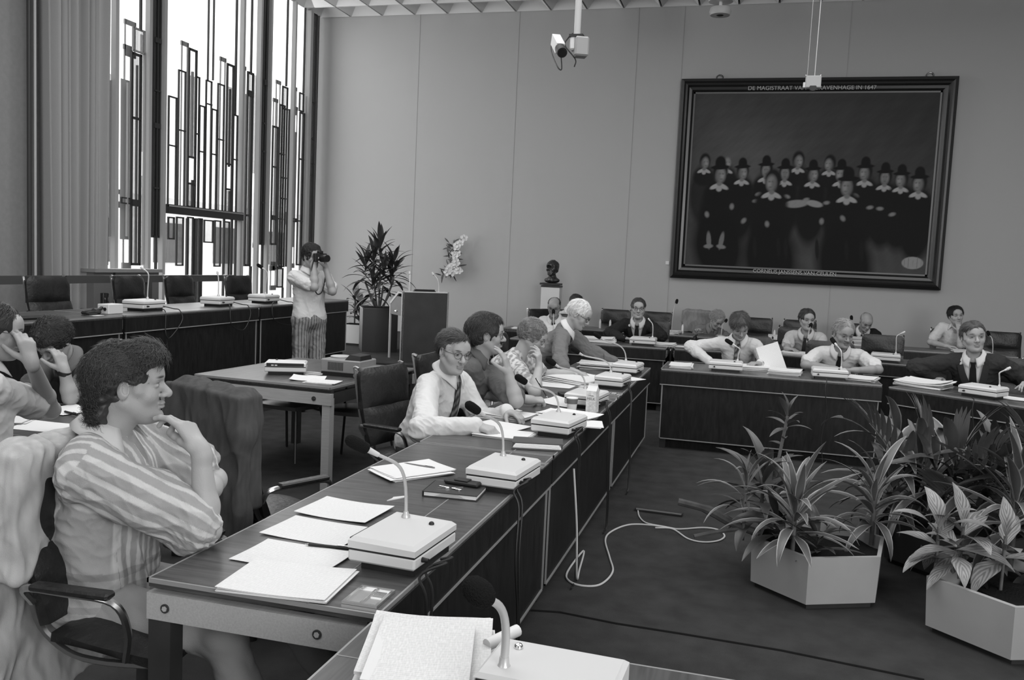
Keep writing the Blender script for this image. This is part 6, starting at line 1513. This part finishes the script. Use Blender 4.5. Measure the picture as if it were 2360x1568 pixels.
MB().cyl((0, .02, -.005), (0, .13, -.005), .034, .037, 18).build('lens_barrel', m_black, cmr, True); MB().cyl((0, .13, -.005), (0, .132, -.005), .03, n=18).build('lens', grey('lens_glass', .01, .08, .8), cmr)
lc_ = np.array(cmr.location); MB().tube(cat_path([(-.07, 0, .0), (-.09, -.02, -.15), (-.04, .0, -.34), (.05, .02, -.36), (.09, -.01, -.15), (.07, 0, 0)], 6), .006, 6).build('strap', m_black, cmr, True)
# 5 man with the striped tie
h5 = up3(1046, 812, X=-1.63)
person('man with parted dark hair, thin spectacles, white shirt and dark striped tie, writing', h5, -102, -128, -8, -6, 1.03, skin=0.34, hair=H(.055, vol=.007, amp=.0025, freq=150, blobs=(((.015, .030, .088), (.045, .055, .028)),), n=5000, slen=.055, curl=.2, lift=.004, sw=.0010, fy=.084, comb=(0, -.8, -.4), side=.9, part=-.02, hl=.026, cut=.01, nape=-.07, h=.003), ccol=.58, h=.0042, tie=.03, glasses='thin', extra=('tiestripe',), nose=1.1, neck=up3(1030, 866, X=-1.70), pel=(-1.86, 4.88, .56), fat=.005, loose=.012,
    armR=dict(w=up3(1098, 982, Z=.785), e=up3(975, 990, X=-1.62), d=nrm(V3(.8, -.1, -.12)), n=V3(0, .3, -1), curl=(.7, .8, .9, .9)), armL=dict(w=(-1.33, 4.86, .785), d=nrm(V3(.9, -.5, 0)), n=V3(0, 0, -1)))
# 6 moustached man
h6 = up3(1122, 772, X=-1.62)
person('man with thick dark hair, moustache and spectacles in a grey shirt, hand at his chin', h6, -84, -68, 0, 0, 1.05, skin=0.33, hair=H(.022, vol=.020, amp=.004, freq=140, n=4000, slen=.045, curl=.5, lift=.01, hl=.014, nape=-.09, blobs=(((-.0, -.05, .0), (.080, .068, .068)), ((0, .03, .088), (.06, .055, .035))), h=.0035), ccol=.10, h=.0045, moust=.02, glasses='thin', nose=1.15, sleeve='half', opencollar=True,
    armR=dict(w=up3(1222, 922, Z=.785), d=nrm(V3(.7, .6, -.05)), n=V3(-.2, .3, -1), curl=(.8, .9, 1, 1), e=up3(1105, 905, X=-1.62)), armL=dict(w=up3(1172, 862, X=-1.36), d=nrm(V3(-.25, .0, 1)), n=nrm(V3(-1, .1, 0)), curl=(.3, .3, .4, .4), e=up3(1190, 925, X=-1.30)))
# 7 woman in the flowered dress
h7 = up3(1228, 776, X=-1.60)
def flow(P, t, arms, RT): k = np.clip(nz(P, 150, 31, 7)*2+.5, 0, 1); return .52*(1-k)+.24*k
person('woman with short curly grey hair in a pale flowered dress, fingers against her forehead', h7, -84, -84, -26, 0, 1.0, skin=0.35, hair=H(.16, vol=.020, amp=.006, freq=120, n=3500, slen=.04, curl=1.1, lift=.012, hl=-.0, nape=-.075, ears=0, h=.004), cloth='dress', ccol=.5, patt=flow, sleeve='short', collar=False, h=.005, glasses='thin', fat=.02,
    armR=dict(w=up3(1242, 848, X=-1.42), e=up3(1232, 905, X=-1.40), d=nrm(V3(-.1, .1, 1)), n=nrm(V3(-1, .3, 0)), curl=(.35, .5, .7, .9)), armL=dict(w=(-1.34, 6.95, .785), d=(.9, -.4, 0)), trousers=.3)
# 8 white haired man in the grey suit
h8 = up3(1335, 725, X=-1.50)
person('white haired man with dark rimmed spectacles in a grey suit, bending over his papers', h8, -84, -92, -30, 0, 1.05, skin=0.35, hair=H(.62, vol=.010, amp=.002, n=2200, slen=.05, curl=.3, lift=.004, hl=.01, nape=-.06, h=.004), cloth='jacket', ccol=.15, scol=.6, tie=.015, h=.0055, glasses='dark', fat=.015,
    armR=dict(w=up3(1300, 848, Z=.79), d=nrm(V3(.8, .3, -.1)), n=(0, 0, -1)), armL=dict(w=up3(1415, 832, Z=.79), d=nrm(V3(.8, .5, -.0)), n=(0, 0, -1), curl=(.7, .8, .8, .8)), pel=(-1.98, h8[1]+.05, .56))
# 9-12
h9 = up3(1277, 708, Y=11.05)
person('balding man in a white shirt and dark tie, sitting before the pedestal', h9, 178, 186, -18, 0, 1.03, skin=0.26, hair=H(.03, vol=.006, bald=1, amp=.001, hl=.02, n=600, slen=.02), ccol=.58, tie=.02, glasses='thin', moust=.05, h=.006, armR=dict(w=h9+V3(.2, -.3, -.33)), armL=dict(w=h9+V3(-.2, -.3, -.33)))
h10 = up3(1328, 700, Y=12.3)
person('young man in a white shirt bending forward behind the white haired man, dark short hair', h10, -120, -112, -34, 0, 1.02, skin=0.31, hair=H(.02, vol=.010, amp=.003, n=900, slen=.03), ccol=.58, sleeve='short', h=.007)
h11 = up3(1471, 712, Y=11.05)
person('man in a black suit with wavy hair and dark spectacles, seated at the second row', h11, 180, 190, 0, 0, 1.06, skin=0.34, hair=H(.035, vol=.013, amp=.003, n=1200, slen=.03, curl=.7, hl=.004), cloth='jacket', ccol=.016, scol=.55, tie=.02, glasses='dark', h=.006,
    armR=dict(w=(h11[0]-.10, 10.66, .79), e=(h11[0]-.33, 10.9, .82), d=(.9, -.3, 0)), armL=dict(w=(h11[0]+.12, 10.64, .79), e=(h11[0]+.33, 10.9, .82), d=(-.9, -.3, 0)))
h12 = up3(1652, 738, Y=13.15)
person('pale tousled haired man in a grey shirt bowed over the back row desk', h12, -160, -140, -38, 0, 1.05, skin=0.31, hair=H(.26, vol=.014, amp=.006, n=1500, slen=.06, curl=.9, lift=.03, ears=0), ccol=.16, h=.007, armL=dict(w=h12+V3(.05, -.26, -.22), e=h12+V3(.22, .02, -.26), d=(-1, -.2, 0)), armR=dict(w=h12+V3(-.28, -.22, -.2)), pel=(h12[0]-.2, 13.5, .56))
# 13 man looking down, white shirt, end desk
h13 = up3(1705, 752, Y=9.0)
person('dark haired man in white shirt and striped tie looking down at a paper', h13, 176, 196, -34, 6, 1.07, skin=0.29, hair=H(.040, vol=.012, amp=.004, blobs=(((.02, .03, .080), (.06, .06, .036)),), fy=.076, n=3200, slen=.06, curl=.2, lift=.004, hl=-.004, comb=(0, .6, -.6), nape=-.06, h=.004), ccol=.58, tie=.05, extra=('tiestripe',), h=.0052, pel=(h13[0]+.02, 9.36, .56),
    armR=dict(w=up3(1640, 838, Y=8.82), e=up3(1592, 800, Y=9.08), d=nrm(V3(.5, -.5, -.3)), n=(0, 0, -1)), armL=dict(w=up3(1752, 838, Y=8.72), hint=(.4, 0, -1), d=nrm(V3(-.7, -.6, .05)), n=V3(0, 0, -1)))
tag(sheet_mb(.21, .29, 0, .01, 5).build('paper_sheet', m_hand, None, True, loc=up3(1778, 828, Y=8.74), rot=(R_(72), R_(-20), R_(8))), 'sheet of paper held upright by the man looking down at the end desk', 'paper')
# 14
h14 = up3(1860, 738, Y=11.15)
person('man with swept dark hair in a pale shirt speaking into a thin microphone', h14, 176, 196, -2, 0, 1.05, skin=0.31, hair=H(.025, vol=.014, amp=.003, n=1400, slen=.04, lift=.012, hl=.006), ccol=.45, tie=.04, h=.006, sleeve='half', armR=dict(w=(h14[0]-.22, 10.72, .79), d=(.8, -.4, 0)), armL=dict(w=(h14[0]+.16, 10.7, .79), d=(-.8, -.4, 0)))
# 15
h15 = up3(1944, 770, Y=9.0)
person('grey haired moustached man in short sleeves and black tie, arms on the end desk', h15, 178, 200, -14, 0, 1.1, skin=0.26, hair=H(.22, vol=.012, amp=.003, n=2200, slen=.05, curl=.5, lift=.008, hl=.0, nape=-.07, h=.004), ccol=.58, sleeve='short', tie=.012, h=.0052, moust=.12, fat=.025, shoulder=1.1,
    armR=dict(w=(h15[0]-.08, 8.72, .79), e=(h15[0]-.34, 8.82, .80), d=(1, -.1, 0)), armL=dict(w=(h15[0]+.10, 8.74, .79), e=(h15[0]+.32, 8.86, .80), d=(-1, -.05, 0)))
# 16 17
h16 = up3(1996, 742, Y=13.2)
person('bald man in a black suit bowed forward at the back row', h16, 178, 196, -34, 0, 1.05, skin=0.30, hair=H(.20, vol=.004, bald=1, amp=.001, hl=.02), cloth='jacket', ccol=.014, scol=.6, tie=.015, h=.007, armR=dict(w=h16+V3(-.1, -.3, -.22), e=h16+V3(-.3, -.05, -.3), d=(.9, -.3, .3)), armL=dict(w=h16+V3(.15, -.3, -.24)))
h17 = up3(2203, 728, Y=13.15)
person('young man with straight dark hair leaning his mouth on his hand', h17, 165, 190, 0, 8, 1.07, skin=0.35, hair=H(.012, vol=.013, amp=.002, n=1400, slen=.06, curl=.15, lift=.004, hl=-.012, comb=(0, .3, -1), ears=0, cut=-.03), ccol=.58, sleeve='short', h=.0065, opencollar=True, pel=(h17[0]-.03, 13.45, .56),
    armL=dict(w=h17+V3(.03, -.13, -.20), e=(h17[0]+.05, 12.98, .80), d=(-.15, .1, 1), n=(0, 1, 0), curl=(.9, 1, 1, 1)), armR=dict(w=(h17[0]-.12, 12.92, .79), e=(h17[0]-.30, 13.1, .82), d=(.9, -.2, 0)))
# 18
h18 = up3(2243, 778, Y=8.42)
r18, _ = person('broad man in an open dark suit, white shirt and black tie, hand on desk', h18, 160, 184, 4, 6, 1.12, skin=0.31, hair=H(.05, vol=.011, amp=.0035, blobs=(((.02, .03, .078), (.06, .06, .036)),), fy=.080, n=3200, slen=.05, curl=.2, lift=.003, side=.9, part=.02, hl=.006, nape=-.06, h=.004), cloth='jacket', ccol=.028, scol=.6, tie=.012, h=.005, fat=.03, shoulder=1.12, wide=1.05,
    armR=dict(w=up3(2172, 872, Z=.79), hint=(-.5, 0, -1), d=nrm(V3(-.6, -.8, 0)), n=(0, 0, -1), curl=(.5, .6, .6, .7)), armL=dict(w=h18+V3(.42, -.18, -.34), hint=(1, 0, -1), d=(-.5, -.8, 0)), pel=(h18[0]+.16, 8.72, .56))
# ------------------------------------------------------------------ garments hung over chair backs
def garment(name, chair_xy, face, ztop, w, front, back, col, label, seed, h=.007, sl=0, pat=None, dmin=0):
    """cloth thrown over a chair back: two hanging panels joined over the top, with shoulders and a sleeve"""
    R = Rw(face); c = V3(chair_xy[0], chair_xy[1], 0); T = lambda x, y, z: c+R@V3(x, y, 0)+V3(0, 0, z); o = []
    yb = -.27
    o.append(('+', BX(T(0, yb-.045, ztop-back/2), (w/2, .022, back/2), R, .014), .03)); o.append(('+', BX(T(0, yb+.03, ztop-front/2), (w/2*.9, .018, front/2), R, .012), .03))
    o.append(('+', CP(T(-w*.36, yb, ztop-.01), T(w*.36, yb, ztop-.01), .045, .045), .05))
    o += [('+', CP(T(sx*w*.36, yb, ztop-.02), T(sx*w*.47, yb-.04, ztop-.14), .042, .05), .05) for sx in (-1, 1)]
    if sl:
        o += [('+', CP(T(sx*w*.47, yb-.05, ztop-.12), T(sx*(w*.50), yb-.07, ztop-.12-sl*.5), .050, .048), .03) for sx in (-1, 1)]
        o += [('+', CP(T(sx*w*.50, yb-.07, ztop-.12-sl*.5), T(sx*(w*.47), yb-.06, ztop-.12-sl), .048, .042), .03) for sx in (-1, 1)]
    V_, Q_ = sdf_mesh(o, h); N_ = vnormals(V_, Q_); t = (V_-c)@R
    low = np.clip((ztop-V_[:, 2])/.5, 0, 1); d = (.004+.014*low)*nz(t, 20, seed, 5, (1.6, .4, .22))+.006*(1-2*np.abs(nz(t, 42, seed+1, 5, (1, 1, .35))))-.002; V2 = V_+N_*d[:, None]
    root = empty(name, tuple(T(0, yb, 0)), 0, label, 'jacket')
    smesh('cloth', V2, Q_, m_cloth, root, np.full(len(V_), col)*(1+.12*nz(t, 260, 4, 5, (1, 1, .1))) if pat is None else pat(V2, t)); return root
garment('hung_jacket', (-1.78, 2.26), -86, 1.03, .54, .35, .80, .40, 'pale jacket hung over the chair of the man in the striped shirt', 5, .006, .62)
garment('hung_jacket', (-2.06, 3.50), -25, 1.05, .56, .45, .72, .065, 'dark grey jacket hung over the empty chair beside the striped shirt man', 9, .006, 0)
garment('hung_jacket', (-.80, 13.42), 180, 1.02, .44, .3, .4, .22, 'light tweed jacket hung over a back row chair beside the bowed man', 14, .008, 0)
# bronze head on the pedestal
def bronze():
    c = up3(1272, 618, Y=14.02); R = Rw(160); o, T = head_ops(c, R, 1.02); base = up3(1272, 657, Y=14.02)
    o += [('+', CP(T(0, -.02, -.06), T(0, -.03, -.15), .05, .06), .02), ('+', EL(T(0, -.02, -.19), (.14, .085, .05), R), .04), ('+', EL(T(0, -.03, .035), (.098, .11, .10), R), .02), ('+', EL(T(0, -.06, -.03), (.085, .06, .06), R), .02), ('-', EL(T(0, .10, -.035), (.066, .06, .085), R), .01)]
    V_, Q_ = sdf_mesh(o, .005); N_ = vnormals(V_, Q_); V_ = V_+N_*(.004*nz(V_, 90, 3)+.002*nz(V_, 220, 4))[:, None]; zb = V_[:, 2].min()
    root = empty('bronze_head', (c[0], c[1], base[2]), 0, 'dark bronze portrait head with a short bust, standing on the white pedestal', 'sculpture')
    V_[:, 2] += base[2]+.025-zb; smesh('casting', V_, Q_, grey('dark_bronze', .055, .38, .5, .6, nz=.4, nscale=20), root); MB().b2(-.16, .16, -.13, .13, 0, .03).build('plinth', m_dark, root)
bronze()
# chairs under the sitters that still need one, each at its sitter's place
for key, face, lab, kind in (('cut off, holding spectacles', -40, 'low chair under the cut off man at the press table', 'v'), ('bowed over the press table', 170, 'low chair under the curly haired person at the press table', 'v'),
        ('white haired man with', -86, 'black chair under the white haired man in the grey suit', 'o'), ('balding man in a white', 178, 'black chair under the balding man before the pedestal', 'o'),
        ('young man in a white shirt bending', -120, 'black chair under the bending young man behind the white haired man', 'o')):
    pr = [o for o in bpy.data.objects if o.name.startswith('person') and key in o.get('label', '')][0]; a = R_(face)
    x, y = pr.location.x, pr.location.y
    if kind == 'v':
        src = [o for o in bpy.data.objects if o.name == 'visitor_chair'][0]; dup(src, (x, y, .0), a, lab)
    else: chair(x, y, face, lab)
